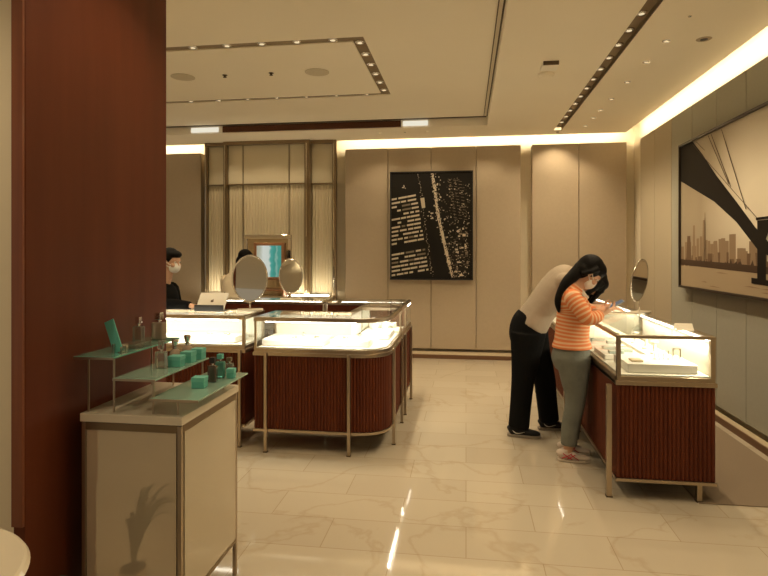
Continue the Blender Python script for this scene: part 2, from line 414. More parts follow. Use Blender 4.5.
caseL = make_case('display_case', 'L-shaped glass jewellery case with curved front corner and reeded wood base', Lp, HL, (.978, .775),
    legs=[(-1.488, 4.105, .745), (-.852, 4.105, .745), (-.557, 4.41, .745), (-.557, 4.98, .745), (-1.50, 4.58, .16), (-.94, 5.02, .16)], back_edges=(nL-3, nL-2), led=[(-1.50, -.80, 4.130, 4.134, .972, .978), (-.582, -.5785, 4.36, 4.95, .970, .976)],
    posts=[(-1.575, 4.13, .008), (-1.575, 4.59, .008), (-.58, 5.04, .008), (-.96, 4.61, .007)])
caseA = make_case('display_case', 'glass jewellery case at the far left with a tablet standing on top', rect(-2.95, -1.69, 4.20, 4.64), HL, (.978, .775),
    legs=[(-1.725, 4.185, .745), (-1.675, 4.60, .745), (-2.6, 4.185, .745)], back_edges=(2,), led=[(-2.9, -1.75, 4.21, 4.218, .968, .978)], posts=[(-1.70, 4.21, .011), (-1.70, 4.63, .011)])
caseS = make_case('display_case', 'short glass case directly behind the curved case corner', rect(-.95, -.57, 5.09, 5.49), HL, (.978, .775),
    legs=[(-.555, 5.23, .745)], back_edges=(3,), led=[(-.586, -.582, 5.15, 5.45, .972, .976)], posts=[(-.58, 5.10, .008), (-.58, 5.48, .008)])
caseD = make_case('display_case', 'back row wooden jewellery case on the right under the thin glass edge', rect(-1.36, -.57, 5.52, 5.93), 1.005, (.975, .775),
    legs=[(-.555, 5.80, .745), (-1.3, 5.945, .745)], back_edges=(0,), posts=[(-.58, 5.92, .008)], led=[(-1.3, -.65, 5.91, 5.914, .967, .973), (-.5695, -.5665, 5.56, 5.88, .967, .973)])
caseC = make_case('display_case', 'back row wooden jewellery case behind the left oval mirrors', rect(-2.75, -1.41, 5.52, 5.93), 1.005, (.975, .775),
    legs=[(-2.7, 5.945, .745), (-1.5, 5.945, .745)], back_edges=(0,), posts=[(-1.42, 5.92, .008)], led=[(-2.7, -1.5, 5.91, 5.918, .965, .974)])
o = boxes('filler_post', [(-1.398, -1.372, 5.53, 5.57, 0, 1.0)], M_chrome); tag(o, 'upright metal filler post between the two back row cases', 'post')
rA = make_case('display_case', 'right hand glass jewellery case nearest the viewer with reeded wood end', rect(.906, 1.466, 3.625, 5.0), 1.0, (.978, .748),
    legs=[(.868, 3.66, .69), (1.385, 3.66, .125), (.93, 4.95, .125), (1.44, 4.95, .125)], zb=.13, back_edges=(1, ), led=[(1.43, 1.434, 3.66, 4.97, .968, .977)],
    posts=[(.918, 3.637, .012), (1.452, 3.639, .014), (.918, 4.985, .012), (1.452, 4.985, .014)], base_leg=.030)
rB = make_case('display_case', 'right hand jewellery case farther back, mostly hidden behind the two shoppers', rect(.906, 1.466, 5.03, 6.75), 1.0, (.978, .748),
    legs=[(.868, 5.2, .69), (.868, 6.6, .69), (1.44, 6.7, .125)], zb=.13, back_edges=(1, ), led=[(1.43, 1.434, 5.06, 6.7, .968, .977), (.9025, .9055, 5.34, 5.80, .970, .977)],
    posts=[(.918, 5.045, .012), (.918, 6.735, .012)], base_leg=.030)
boxes('side_frame', [(.898, .905, 3.64, 4.98, .70, .745)], M_dark, rA)
boxes('cross_rail', [(.868, .93, 4.935, 4.95, .05, .07)], M_chrome, rA)

# contents of the cases
def pad(x0, x1, y0, y1, z, h, label, m=None):
    o = boxes('display_pad', [(x0, x1, y0, y1, z, z+h)], m or M_tray, bevel=.004); return tag(o, label, 'display pad', 'white display pads')
dz = .782
pad(-1.55, -1.07, 4.19, 4.50, dz, .05, 'white jewellery pad in the left half of the curved case')
pad(-1.02, -.72, 4.22, 4.50, dz, .05, 'white jewellery pad in the right half of the curved case')
pad(-.86, -.62, 4.62, 4.96, dz, .05, 'white jewellery pad in the side arm of the curved case')
pad(-2.45, -1.80, 4.28, 4.56, dz, .05, 'white jewellery pad in the far left case')
pad(-.88, -.66, 5.16, 5.42, dz, .05, 'white jewellery pad in the short case behind the curved corner')
pad(.99, 1.395, 3.70, 4.05, .755, .055, 'white jewellery pad at the near end of the right hand case')
pad(.95, 1.20, 4.12, 4.46, .755, .035, 'flat white jewellery pad in the middle of the right hand case, left side')
pad(.95, 1.20, 4.53, 4.92, .755, .035, 'flat white jewellery pad at the far end of the right hand case')
pad(1.24, 1.40, 4.12, 4.90, .755, .035, 'narrow white jewellery pad along the back of the right hand case')
def bust(x, y, z, h, label):
    bm = NB(); s = h
    limb(bm, [(x, y, z, .022*s/.1, .02*s/.1), (x, y, z+.35*s, .04*s/.1, .02*s/.1), (x, y, z+.65*s, .036*s/.1, .018*s/.1), (x, y, z+.8*s, .016*s/.1, .014*s/.1), (x, y, z+s, .014*s/.1, .012*s/.1)], 14, 4, side=(1, 0, 0))
    o = obj('necklace_bust', bm, M_tray, smooth=True); tag(o, label, 'jewellery bust')
bust(-.79, 4.86, .832, .10, 'small white necklace bust at the back of the curved case')
bust(-.70, 4.90, .832, .085, 'smaller white necklace bust beside the taller one')
def jewel(x, y, z, r, label, kind='ring'):
    t = thing('jewellery_ring' if kind == 'ring' else 'bracelet', label, kind if kind != 'ring' else 'ring', (x, y, z), 'jewellery pieces on display')
    bm = NB(); n = 20; R = r
    pts = [(x+R*math.cos(2*PI*k/n), y, z+.003+R+R*math.sin(2*PI*k/n)) for k in range(n)] if kind == 'ring' else [(x+R*math.cos(2*PI*k/n), y+R*.8*math.sin(2*PI*k/n), z+.004) for k in range(n)]
    tube(bm, pts+[pts[0]], [.0025]*(n+1), 8, cap=False, side=(0, 1, 0) if kind == 'ring' else (0, 0, 1)); obj('band', bm, M_polish, t, smooth=True)
    bm = NB(); q = V(pts[n//4 if kind == 'ring' else 15]); ball(bm, q, .006 if kind == 'ring' else .008, seg=8); obj('stone', bm, mat('diamond', (.55, .65, .62), .05, .6), t)
for i, (x, y, k, l) in enumerate([(-1.33, 4.30, 'bracelet', 'silver bracelet on the left pad of the curved case'), (-1.28, 4.40, 'ring', 'silver ring on the left pad of the curved case'), (-1.16, 4.33, 'bracelet', 'small bracelet at the right of the left pad'),
        (-.93, 4.33, 'bracelet', 'silver bracelet on the right pad of the curved case'), (-.83, 4.42, 'ring', 'silver ring on the right pad of the curved case')]):
    jewel(x, y, .832, .028 if k == 'bracelet' else .012, l, k)
jewel(-2.05, 4.36, .832, .026, 'dark stone bracelet on the pad in the far left case', 'bracelet')
jewel(-1.92, 4.40, .832, .026, 'thin bracelet on the pad in the far left case', 'bracelet')
for i in range(4):
    x = 1.20+i*.028
    t = thing('ring_stand', 'slim clear ring stand, %s of the four on the near right pad' % ['first from the left', 'second from the left', 'third from the left', 'rightmost'][i], 'ring stand', (x, 3.88, .81), 'clear ring stands')
    bm = NB(); cyl(bm, (x, 3.88, .81), (x, 3.88, .85+.006*i), .004, .003, 10); obj('stem', bm, M_polish, t); bm = NB(); cyl(bm, (x, 3.88, .81), (x, 3.88, .814), .010, seg=14); obj('base', bm, M_polish, t)
t = thing('clear_frame', 'small clear rectangular display frame on the near right pad', 'display frame', (1.33, 3.87, .81))
boxes('outer_frame', [(1.305, 1.311, 3.86, 3.88, .81, .885), (1.349, 1.355, 3.86, 3.88, .81, .885), (1.311, 1.349, 3.86, 3.88, .879, .885)], M_polish, t); boxes('pane', [(1.311, 1.349, 3.868, 3.872, .81, .879)], M_glass, t)
o = boxes('jewellery_box', [(1.03, 1.10, 3.76, 3.84, .811, .822)], mat('cream_suede', (.62, .52, .36), .9), bevel=.003); tag(o, 'flat cream suede jewellery holder on the near right pad', 'jewellery holder')
for i, (x, y, z, w, l) in enumerate([(.99, 4.16, .79, .06, 'nearest'), (1.08, 4.24, .79, .05, 'second nearest'), (.99, 4.34, .79, .06, 'third'), (1.08, 4.60, .79, .06, 'fourth'), (.99, 4.72, .79, .06, 'farthest')]):
    o = boxes('ring_tray', [(x, x+w+.04, y, y+.05, z+.0008, z+.022)], mat('pale_blue_suede', (.52, .62, .58), .8), bevel=.003); tag(o, 'pale ring tray in the right hand case, %s of five' % l, 'ring tray', 'pale ring trays')
for i, (x, y, l) in enumerate([(1.30, 4.2, 'near'), (1.31, 4.42, 'middle'), (1.30, 4.66, 'far')]):
    bm = NB(); lathe(bm, [(.03, .7905), (.03, .80), (.012, .81), (.010, .86), (.028, .872), (.028, .878)], (x, y, 0), 20)
    o = obj('display_riser', bm, M_tray, smooth=False); tag(o, 'round white riser along the back of the right hand case, %s one' % l, 'display riser', 'round white risers')

# on the counters
t = thing('card_tent', 'small folded white card standing on the right hand case top', 'card', (1.385, 3.9, 1.0))
bm = NB(); prism(bm, [(1.35, 1.0005), (1.353, 1.0005), (1.385, 1.038), (1.417, 1.0005), (1.42, 1.0005), (1.386, 1.042), (1.384, 1.042)], 3.85, 3.955, axis='y'); 
bmesh.ops.rotate(bm, verts=bm.verts, cent=(1.385, 3.90, 1.0), matrix=Matrix.Rotation(PI/2, 3, 'Z'))
obj('card', bm, mat('card_stock', (.82, .76, .62), .7), t)
t = thing('tablet', 'white tablet propped on a black stand on the far left case', 'tablet', (-2.06, 4.47, HL))
bm = NB()
prism(bm, [(-2.205, HL+.001), (-1.955, HL+.001), (-1.955, HL+.055), (-2.205, HL+.055)], 4.40, 4.412, axis='y')
prism(bm, [(-2.20, HL+.001), (-1.96, HL+.001), (-1.96, HL+.008), (-2.20, HL+.008)], 4.412, 4.50, axis='y'); obj('stand', bm, M_black, t, bevel=.002)
bm = NB(); prism(bm, [(-2.203, 0), (-1.957, 0), (-1.957, .17), (-2.203, .17)], -.004, .004, axis='y')
bmesh.ops.rotate(bm, verts=bm.verts, cent=(0, 0, 0), matrix=Matrix.Rotation(math.radians(-38), 3, 'X')); bmesh.ops.translate(bm, verts=bm.verts, vec=(0, 4.42, HL+.012))
sc = obj('back_shell', bm, mat('white_shell', (.80, .76, .66), .4), t, bevel=.003)
bm = NB(); ball(bm, (-2.083, -.0045, .085), (.011, .0012, .0115), seg=14); ball(bm, (-2.077, -.0045, .085), (.010, .0012, .0105), seg=12); ball(bm, (-2.076, -.0045, .1015), (.0035, .001, .006), Matrix.Rotation(.5, 4, 'Y'), seg=8)
bmesh.ops.rotate(bm, verts=bm.verts, cent=(0, 0, 0), matrix=Matrix.Rotation(math.radians(-38), 3, 'X')); bmesh.ops.translate(bm, verts=bm.verts, vec=(0, 4.42, HL+.012))
obj('logo', bm, M_dark, sc)

def oval_mirror(loc, rz, label, w=.135, h=.195, tilt=0., zc=.28):
    """free-standing vanity mirror, disc faces -y before rotation"""
    t = thing('oval_mirror', label, 'mirror', loc, 'oval counter mirrors')
    bm = NB(); prism(bm, [(-.105, -.055), (.105, -.055), (.105, .055), (-.105, .055)], .0008, .018); obj('base', bm, mat('pale_base', (.70, .63, .50), .3), t, bevel=.005, local=True)
    bm = NB(); cyl(bm, (0, 0, .018), (0, 0, zc-h+.008), .0055, seg=12); obj('stem', bm, M_polish, t, smooth=True, local=True)
    R = Matrix.Rotation(tilt, 4, 'X'); n = 48
    pts = [(w*math.cos(2*PI*k/n), 0, h*math.sin(2*PI*k/n)) for k in range(n)]
    bm = NB(); tube(bm, pts+[pts[0]], [.007]*(n+1), 10, cap=False, side=(0, 1, 0)); bmesh.ops.transform(bm, matrix=Matrix.Translation((0, 0, zc)) @ R, verts=bm.verts); obj('rim', bm, M_polish, t, smooth=True, local=True)
    bm = NB(); prism(bm, [(p[0]*.985, p[2]*.985) for p in pts], -.004, .004, axis='y'); bmesh.ops.transform(bm, matrix=Matrix.Translation((0, 0, zc)) @ R, verts=bm.verts); obj('mirror_glass', bm, M_mirror, t, local=True)
    t.rotation_euler = (0, 0, rz); return t
oval_mirror((-1.765, 4.50, HL), math.radians(17), 'large oval mirror on a pale base beside the tablet', .14, .19, math.radians(-9), .27)
oval_mirror((-1.80, 5.72, 1.005), math.radians(24), 'oval mirror on the back row case in front of the framed vanity', .118, .175, math.radians(-7), .245)
oval_mirror((1.395, 4.88, 1.0), math.radians(50), 'oval mirror seen edge-on at the back of the right hand case', .14, .17, math.radians(8), .27)

# ------------------------------------------------------------------ mirrored wall unit (reeded bay)
bay = thing('wall_bay', 'tall bronze framed reeded bay against the back wall', 'wall bay', (-2.93, 8.3, 0))
xw0, xw1, xw2, xw3 = -3.93, -3.60, -2.325, -1.93
def reeded(bm, x0, x1, y, z0, z1, p=.045, d=.012):
    n = max(1, round((x1-x0)/p)); p = (x1-x0)/n; pts = []
    for i in range(n):
        for k in range(5): pts.append((x0+(i+k/5)*p, y - d*abs(math.sin(PI*k/5))))
    pts.append((x1, y)); prism(bm, pts+[(x1, y+.03), (x0, y+.03)], z0, z1)
bm = NB(); box(bm, xw0, xw1, 8.26, 8.44, 2.525, 3.13); box(bm, xw2, xw3, 8.26, 8.44, 2.525, 3.13); box(bm, xw1, xw2, 8.20, 8.44, 2.525, 3.13); obj('upper_panel', bm, mat('cream_silk_panel', (.72, .64, .47), .75, bump=.06, bscale=200), bay)
MR = mat('reeded_cream', (.72, .63, .45), .5)
bm = NB(); reeded(bm, xw0, xw1, 8.28, .90, 2.505); obj('reeded_panel', bm, MR, bay)
bm = NB(); reeded(bm, xw2, xw3, 8.28, .90, 2.505); obj('reeded_panel', bm, MR, bay)
bm = NB(); reeded(bm, xw1, xw2, 8.22, .90, 2.505); obj('reeded_panel', bm, MR, bay)
boxes('lower_panel', [(xw0, xw3, 8.22, 8.44, .02, .80)], M_plain, bay)
for x, w, y in ((xw0-.01, .045, 8.20), (xw1-.01, .055, 8.13), (xw2-.03, .08, 8.13), (xw3-.02, .06, 8.20)):
    boxes('upright', [(x, x+w, y, 8.26, .02, 3.155)], M_bronze, bay, bevel=.003)
    boxes('upright_edge', [(x+w*.35, x+w*.5, y-.012, y-.001, .9, 3.1)], M_polish, bay)
boxes('header', [(xw0, xw1, 8.19, 8.26, 3.105, 3.154), (xw1, xw2, 8.12, 8.20, 3.105, 3.154), (xw2, xw3, 8.19, 8.26, 3.105, 3.154)], M_bronze, bay)
boxes('cross_bar', [(xw0, xw1, 8.22, 8.26, 2.505, 2.525), (xw1+.045, xw2-.03, 8.17, 8.2, 2.505, 2.525), (xw2, xw3, 8.22, 8.26, 2.505, 2.525)], M_bronze, bay)
boxes('divider', [(-3.33, -3.318, 8.19, 8.20, 1.0, 3.1), (-2.612, -2.60, 8.19, 8.20, 1.0, 3.1)], M_bronze, bay)
boxes('ledge', [(xw0, xw3, 8.02, 8.24, .82, .86)], M_marble_w, bay, bevel=.003)
boxes('light_bar', [(xw0+.04, xw3-.04, 8.06, 8.07, .861, .875)], M_led, bay)

# framed vanity mirror with a glowing panel imitating the picture reflected in it
t = thing('vanity_mirror', 'large square vanity mirror in a polished frame before the reeded bay', 'mirror', (-2.76, 7.72, 0))
fx0, fx1, fz0, fz1 = -3.11, -2.42, .86, 1.74
boxes('frame', [(fx0, fx1, 7.69, 7.73, fz1-.055, fz1), (fx0, fx0+.045, 7.69, 7.73, fz0, fz1-.055), (fx1-.045, fx1, 7.69, 7.73, fz0, fz1-.055)], M_polish, t, bevel=.004)
boxes('backing', [(fx0+.045, fx1-.045, 7.715, 7.73, fz0, fz1-.055)], mat('smoked_mirror', (.62, .50, .34), .12, .85), t)
boxes('support', [(fx0+.1, fx0+.14, 7.69, 7.73, 0, fz0), (fx1-.14, fx1-.1, 7.69, 7.73, 0, fz0)], M_bronze, t)
t = thing('reflected_picture', 'copper framed white and teal glowing panel imitating a picture reflected in the vanity mirror', 'imitated reflection', (-2.73, 7.68, 1.36))
a0, a1, b0, b1 = -2.95, -2.51, 1.11, 1.63
MC = mat('rose_copper', (.55, .30, .18), .3, .8)
boxes('frame', [(a0, a1, 7.66, 7.69, b1-.04, b1), (a0, a1, 7.66, 7.69, b0, b0+.04), (a0, a0+.04, 7.66, 7.69, b0+.04, b1-.04), (a1-.04, a1, 7.66, 7.69, b0+.04, b1-.04)], MC, t, bevel=.003)
def reflection_mat():  # emission colours imitate the mirror's reflection of a picture
    m = bpy.data.materials.new('teal_reflection_glow'); m.use_nodes = True; nt = m.node_tree; nt.nodes.clear(); L = nt.links.new
    o = nt.nodes.new('ShaderNodeOutputMaterial'); e = nt.nodes.new('ShaderNodeEmission'); L(e.outputs[0], o.inputs[0]); e.inputs[1].default_value = .8
    tc = nt.nodes.new('ShaderNodeTexCoord'); sp = nt.nodes.new('ShaderNodeSeparateXYZ'); L(tc.outputs['Generated'], sp.inputs[0])
    n = nt.nodes.new('ShaderNodeTexNoise'); n.inputs['Scale'].default_value = 5; n.inputs['Detail'].default_value = 3; L(tc.outputs['Generated'], n.inputs['Vector'])
    ad = nt.nodes.new('ShaderNodeMath'); ad.operation = 'MULTIPLY_ADD'; ad.inputs[1].default_value = .25; L(n.outputs['Fac'], ad.inputs[0]); L(sp.outputs['X'], ad.inputs[2])
    cr = nt.nodes.new('ShaderNodeValToRGB'); el = cr.color_ramp.elements
    el[0].position = .2; el[0].color = (.62, .62, .46, 1); el[1].position = 1; el[1].color = (.10, .42, .33, 1)
    for p, c in ((.4, (.9, .95, .85)), (.62, (.85, .92, .82)), (.70, (.12, .50, .42)), (.86, (.08, .38, .30)), (.92, (.35, .62, .5))):
        k = el.new(p); k.color = (*c, 1)
    L(ad.outputs[0], cr.inputs[0]); L(cr.outputs[0], e.inputs[0]); return m
boxes('screen', [(a0+.04, a1-.04, 7.672, 7.68, b0+.04, b1-.04)], reflection_mat(), t)  # glowing panel painted as a reflection, not a real screen
t = thing('console_shelf', 'low copper edged shelf below the glowing reflection panel', 'shelf', (-2.7, 7.55, .9))
boxes('shelf_top', [(-2.95, -2.46, 7.50, 7.68, .97, .985)], MC, t); boxes('shelf_edge', [(-2.98, -2.44, 7.44, 7.68, .88, .90)], M_polish, t); boxes('shelf_side', [(-2.95, -2.93, 7.5, 7.68, .0, .97), (-2.48, -2.46, 7.5, 7.68, .0, .97)], MC, t)

# ------------------------------------------------------------------ pictures
def flat(name, c, rough=.65): return mat(name, c, rough, coat=.0, spec=.2)
class Print:
    """one flat print: polygons of several inks in one mesh; P maps (a,b,h) to the wall"""
    def __init__(s, P, mats): s.bm = NB(); s.P = P; s.mats = mats; s.h = 0
    def poly(s, pts, mi, h):
        try: f = s.bm.faces.new([s.bm.verts.new(s.P(a, b, h)) for a, b in pts]); f.material_index = mi
        except Exception: pass
t = thing('city_picture', 'black framed black and white aerial night city picture on the back wall', 'picture', (-.497, 8.25, 1.1))
X0, X1, Z0, Z1 = -1.094, .100, 1.098, 2.663; f = .014
boxes('frame', [(X0, X1, 8.215, 8.279, Z0, Z0+f), (X0, X1, 8.215, 8.279, Z1-f, Z1), (X0, X0+f, 8.215, 8.279, Z0+f, Z1-f), (X1-f, X1, 8.215, 8.279, Z0+f, Z1-f)], M_black, t)
inks = [flat('ink_black', (.012, .010, .008)), flat('ink_white', (.62, .54, .42)), flat('ink_grey', (.22, .18, .13)), flat('ink_dark', (.05, .04, .03))]
pr = Print(lambda a, b, h: (X0+(a-80)/317*(X1-X0), 8.232-h, Z1-(b-88)/412*(Z1-Z0)), inks)
box(pr.bm, X0+f, X1-f, 8.232, 8.27, Z0+f, Z1-f)
rg = random.Random(3)
for r in range(19):                                     # slanted tower with rows of lit windows
    if 12 <= r <= 12: continue
    yb = 190+r*15.6; xr = 183+r*2.5; xl = 86
    if r > 12: yb += 10; 
    if yb > 488: break
    x = xl
    while x < xr-6:
        w = rg.choice((14, 20, 26, 33)); w = min(w, xr-x)
        sl = -.17
        for seg in ((x, x+w),):
            a, b = seg; y0 = yb+(a-xl)*sl; y1 = yb+(b-xl)*sl
            if rg.random() < .82: pr.poly([(a, y0), (b, y1), (b, y1+7), (a, y0+7)], 1 if rg.random() < .85 else 2, .0006)
        x += w+rg.choice((1.5, 3, 6))
def clipq(x, y, w, h, mi, hh, sk=0.):
    x = max(88, min(x, 388-w)); y = max(95, min(y, 490-h)); pr.poly([(x, y), (x+w, y+sk), (x+w, y+h+sk), (x, y+h)], mi, hh)
av = [(242, 96), (252, 150), (258, 200), (266, 260), (282, 330), (298, 400), (310, 450), (322, 490)]
for i in range(len(av)-1):                              # bright avenue
    (a, b), (c, d) = av[i], av[i+1]; w0 = 5; w1 = 6
    pr.poly([(a-w0, b), (a+w0, b), (c+w1, d), (c-w1, d)], 1, .0006)
for i in range(260):
    k = rg.random(); q = k*(len(av)-1); j = min(int(q), len(av)-2); fr = q-j
    cx = av[j][0]+(av[j+1][0]-av[j][0])*fr; cy = av[j][1]+(av[j+1][1]-av[j][1])*fr
    clipq(cx+rg.gauss(3, 11), cy, rg.uniform(2, 6), rg.uniform(2, 6), rg.choice((0, 1, 2, 0)), .0009+i*1e-6)
for i in range(320):                                    # lit blocks to the right of the avenue
    y = rg.uniform(110, 488); x = rg.uniform(275+(y-100)*.12, 385); clipq(x, y, rg.uniform(1.5, 5), rg.uniform(1.5, 5), rg.choice((2, 1, 2, 3)), .0012+i*1e-6)
for i in range(60):
    y = rg.uniform(300, 480); clipq(rg.uniform(320, 376), y, rg.uniform(3, 12), rg.uniform(3, 10), rg.choice((1, 2, 3)), .0016+i*1e-6)
for c0, c1 in ((302, 118), (322, 122), (342, 126)):     # facades
    for r in range(13): clipq(c0+r*1.8, c1+r*12, 12, 1.5, 2, .0019, 2); 
for r in range(70): clipq(188+rg.gauss(0, 3)+r*.75, 98+r*5.6, rg.uniform(1.5, 4), rg.uniform(1.5, 4), rg.choice((1, 2)), .002+r*1e-6)
pr.poly([(197, 190), (212, 187), (216, 225), (203, 228)], 1, .0022)
for i in range(9): clipq(223+rg.uniform(0, 20), 232+rg.uniform(0, 34), 5, 4, 1, .0023+i*1e-6)
for i in range(8): clipq(124+rg.uniform(0, 15), 138+rg.uniform(0, 12), 3, 3, 1, .0023+i*1e-6)
obj('print', pr.bm, inks, t)

t = thing('bridge_picture', 'large dark framed sepia picture of a suspension bridge and hazy skyline on the right wall', 'picture', (2.22, 5, 1.13))
Y1, Y0, Z0, Z1 = 6.325, 3.45, 1.135, 2.61; f = .022
boxes('frame', [(2.192, 2.259, Y0, Y1, Z0, Z0+f), (2.192, 2.259, Y0, Y1, Z1-f, Z1), (2.192, 2.259, Y0, Y0+f, Z0+f, Z1-f), (2.192, 2.259, Y1-f, Y1, Z0+f, Z1-f)], mat('dark_walnut_frame', (.03, .018, .012), .4), t)
def sky_print():
    m = mat('sepia_sky_print', (.6, .5, .34), .5); nt = m.node_tree; b = nt.nodes['Principled BSDF']; L = nt.links.new
    tc = nt.nodes.new('ShaderNodeTexCoord'); mp = nt.nodes.new('ShaderNodeMapping'); mp.inputs['Location'].default_value = (0, .32, -.72); mp.inputs['Scale'].default_value = (0, .85, 1.0)
    gr = nt.nodes.new('ShaderNodeTexGradient'); gr.gradient_type = 'SPHERICAL'; L(tc.outputs['Object'], mp.inputs[0]); L(mp.outputs[0], gr.inputs[0])
    n = nt.nodes.new('ShaderNodeTexNoise'); n.inputs['Scale'].default_value = 1.2; L(tc.outputs['Object'], n.inputs[0])
    ad = nt.nodes.new('ShaderNodeMath'); ad.operation = 'MULTIPLY_ADD'; ad.inputs[1].default_value = .25; L(n.outputs[0], ad.inputs[0]); L(gr.outputs['Fac'], ad.inputs[2])
    cr = nt.nodes.new('ShaderNodeValToRGB'); cr.color_ramp.elements[0].color = (.34, .27, .18, 1); cr.color_ramp.elements[0].position = .05; cr.color_ramp.elements[1].color = (.80, .72, .57, 1); cr.color_ramp.elements[1].position = .85
    L(ad.outputs[0], cr.inputs[0]); L(cr.outputs[0], b.inputs['Base Color']); return m
inks2 = [sky_print(), flat('sepia_black', (.009, .006, .004)), flat('sepia_mid', (.17, .105, .06)), flat('sepia_far', (.30, .21, .13)), flat('sepia_water', (.44, .34, .22)), flat('sepia_dark', (.075, .045, .027))]
pr = Print(lambda a, b, h: (2.212-h, a, b), inks2)
box(pr.bm, 2.212, 2.25, Y0+f, Y1-f, Z0+f, Z1-f)
rg = random.Random(11); ya, yb_ = Y0+f, Y1-f
pr.poly([(yb_, Z0+f), (ya, Z0+f), (ya, 1.34), (yb_, 1.385)], 4, .0006)
y = yb_                                            # skyline, far layer then near layer
while y > ya+.1:
    w = rg.uniform(.05, .12); h = 1.50+.10*rg.random()+(.05 if 5.2 < y < 6.2 else 0); pr.poly([(y, 1.36), (y-w, 1.36), (y-w, h), (y, h)], 3, .0007+y*1e-5); y -= w+rg.uniform(0, .03)
y = yb_
while y > ya+.1:
    w = rg.uniform(.04, .10); h = 1.42+.08*rg.random(); pr.poly([(y, 1.36), (y-w, 1.36), (y-w, h), (y, h)], 2, .0009+y*1e-5); y -= w+rg.uniform(.0, .05)
for yc, w, h in ((6.09, .07, 1.66), (5.96, .035, 1.76), (5.72, .05, 1.80), (5.70, .012, 1.87), (5.47, .06, 1.60), (5.32, .07, 1.62), (4.95, .06, 1.53), (4.80, .05, 1.57)):
    pr.poly([(yc+w, 1.38), (yc-w, 1.38), (yc-w*.55, h), (yc+w*.55, h)], 3 if yc != 6.09 else 2, .0014+yc*1e-5)
pr.poly([(yb_, 1.37), (ya, 1.31), (ya, 1.36), (5.2, 1.405), (yb_, 1.425)], 5, .0018)
for i in range(26):
    yc = rg.uniform(ya+.1, yb_-.15); pr.poly([(yc, 1.38), (yc-.08, 1.38), (yc-.05, 1.38+rg.uniform(.03, .06)), (yc-.02, 1.40)], 5, .002+i*1e-5)
for i in range(14):
    yc = rg.uniform(ya+.2, yb_-.4); zc = rg.uniform(1.18, 1.32); pr.poly([(yc, zc), (yc-rg.uniform(.1, .35), zc-.004), (yc-.1, zc+.008)], 3, .0016+i*1e-5)
# bridge deck running down to the tower
def q3(): pass
pr.poly([(yb_, 2.585), (5.99, 2.588), (5.75, 2.42), (5.45, 2.18), (5.05, 1.90), (4.76, 1.69), (4.52, 1.545), (4.2, 1.46), (4.2, 1.40), (4.698, 1.50), (5.075, 1.75), (5.5, 1.955), (yb_, 2.235)], 1, .0030)
pr.poly([(4.73, 1.71), (4.73, 1.27), (4.60, 1.27), (4.60, 1.60), (4.555, 1.66), (4.51, 1.60), (4.51, 1.27), (4.38, 1.27), (4.38, 1.74), (4.73, 1.74)], 1, .0034)
pr.poly([(4.75, 1.745), (4.36, 1.745), (4.36, 1.765), (4.75, 1.765)], 1, .0036)
pr.poly([(4.82, 1.255), (4.28, 1.24), (4.28, 1.28), (4.82, 1.30)], 1, .0038)
for (a, b), (c, d) in (((5.625, 2.575), (5.21, 2.08)), ((5.56, 2.575), (5.17, 2.05)), ((5.345, 2.57), (4.905, 1.84)), ((5.90, 2.57), (5.7, 2.45)), ((4.73, 1.76), (5.99, 2.56)), ((4.38, 1.76), (3.6, 2.2)), ((4.45, 2.57), (3.9, 2.1))):
    e = .006; pr.poly([(a+e, b), (a-e, b), (c-e, d), (c+e, d)], 5, .0042)
obj('print', pr.bm, inks2, t)

# ------------------------------------------------------------------ cabinet with tiered glass display
cab = thing('display_cabinet', 'cream glazed display cabinet with marble top beside the mahogany column', 'cabinet', (-1.26, 2.27, 0))
cx0, cx1, cy0, cy1 = -1.470, -1.052, 2.003, 2.54
boxes('marble_top', [(cx0, cx1, cy0, cy1, .848, .88)], M_marble_w, cab, bevel=.002)
M_lac = mat('cream_glazed_panel', (.46, .39, .27), .10, noise=.03, nscale=2, coat=1.)
b = boxes('body', [(cx0+.012, cx1-.012, cy0+.014, cy1-.01, .16, .835)], mat('cabinet_core', (.30, .24, .15), .6), cab)
fp = boxes('front_panel', [(cx0+.024, cx1-.026, cy0+.006, cy0+.0135, .172, .818)], mat('smoked_glazed_panel', (.70, .60, .44), .05, metal=.4, coat=1.), cab, bevel=.001)
boxes('side_panel', [(cx1-.0115, cx1-.004, cy0+.03, cy1-.025, .172, .818)], M_lac, cab, bevel=.001)
fr = []
for x in (cx0+.012, cx1-.014):
    for y in (cy0+.004, cy1-.022): fr.append((x-.006, x+.010, y-.002, y+.016))
for i, (a, b_, c, d) in enumerate(fr):
    l = boxes('leg', [(a, b_, c, d, 0, .845)], M_chrome, cab, bevel=.001)
for q in ((cx0+.022, cx1-.020, cy0+.003, cy0+.0125, .819, .846), (cx0+.022, cx1-.020, cy0+.003, cy0+.0125, .155, .171), (cx1-.011, cx1-.003, cy0+.02, cy1-.024, .819, .846), (cx1-.011, cx1-.003, cy0+.02, cy1-.024, .155, .171)): boxes('rail', [q], M_bronze, cab)

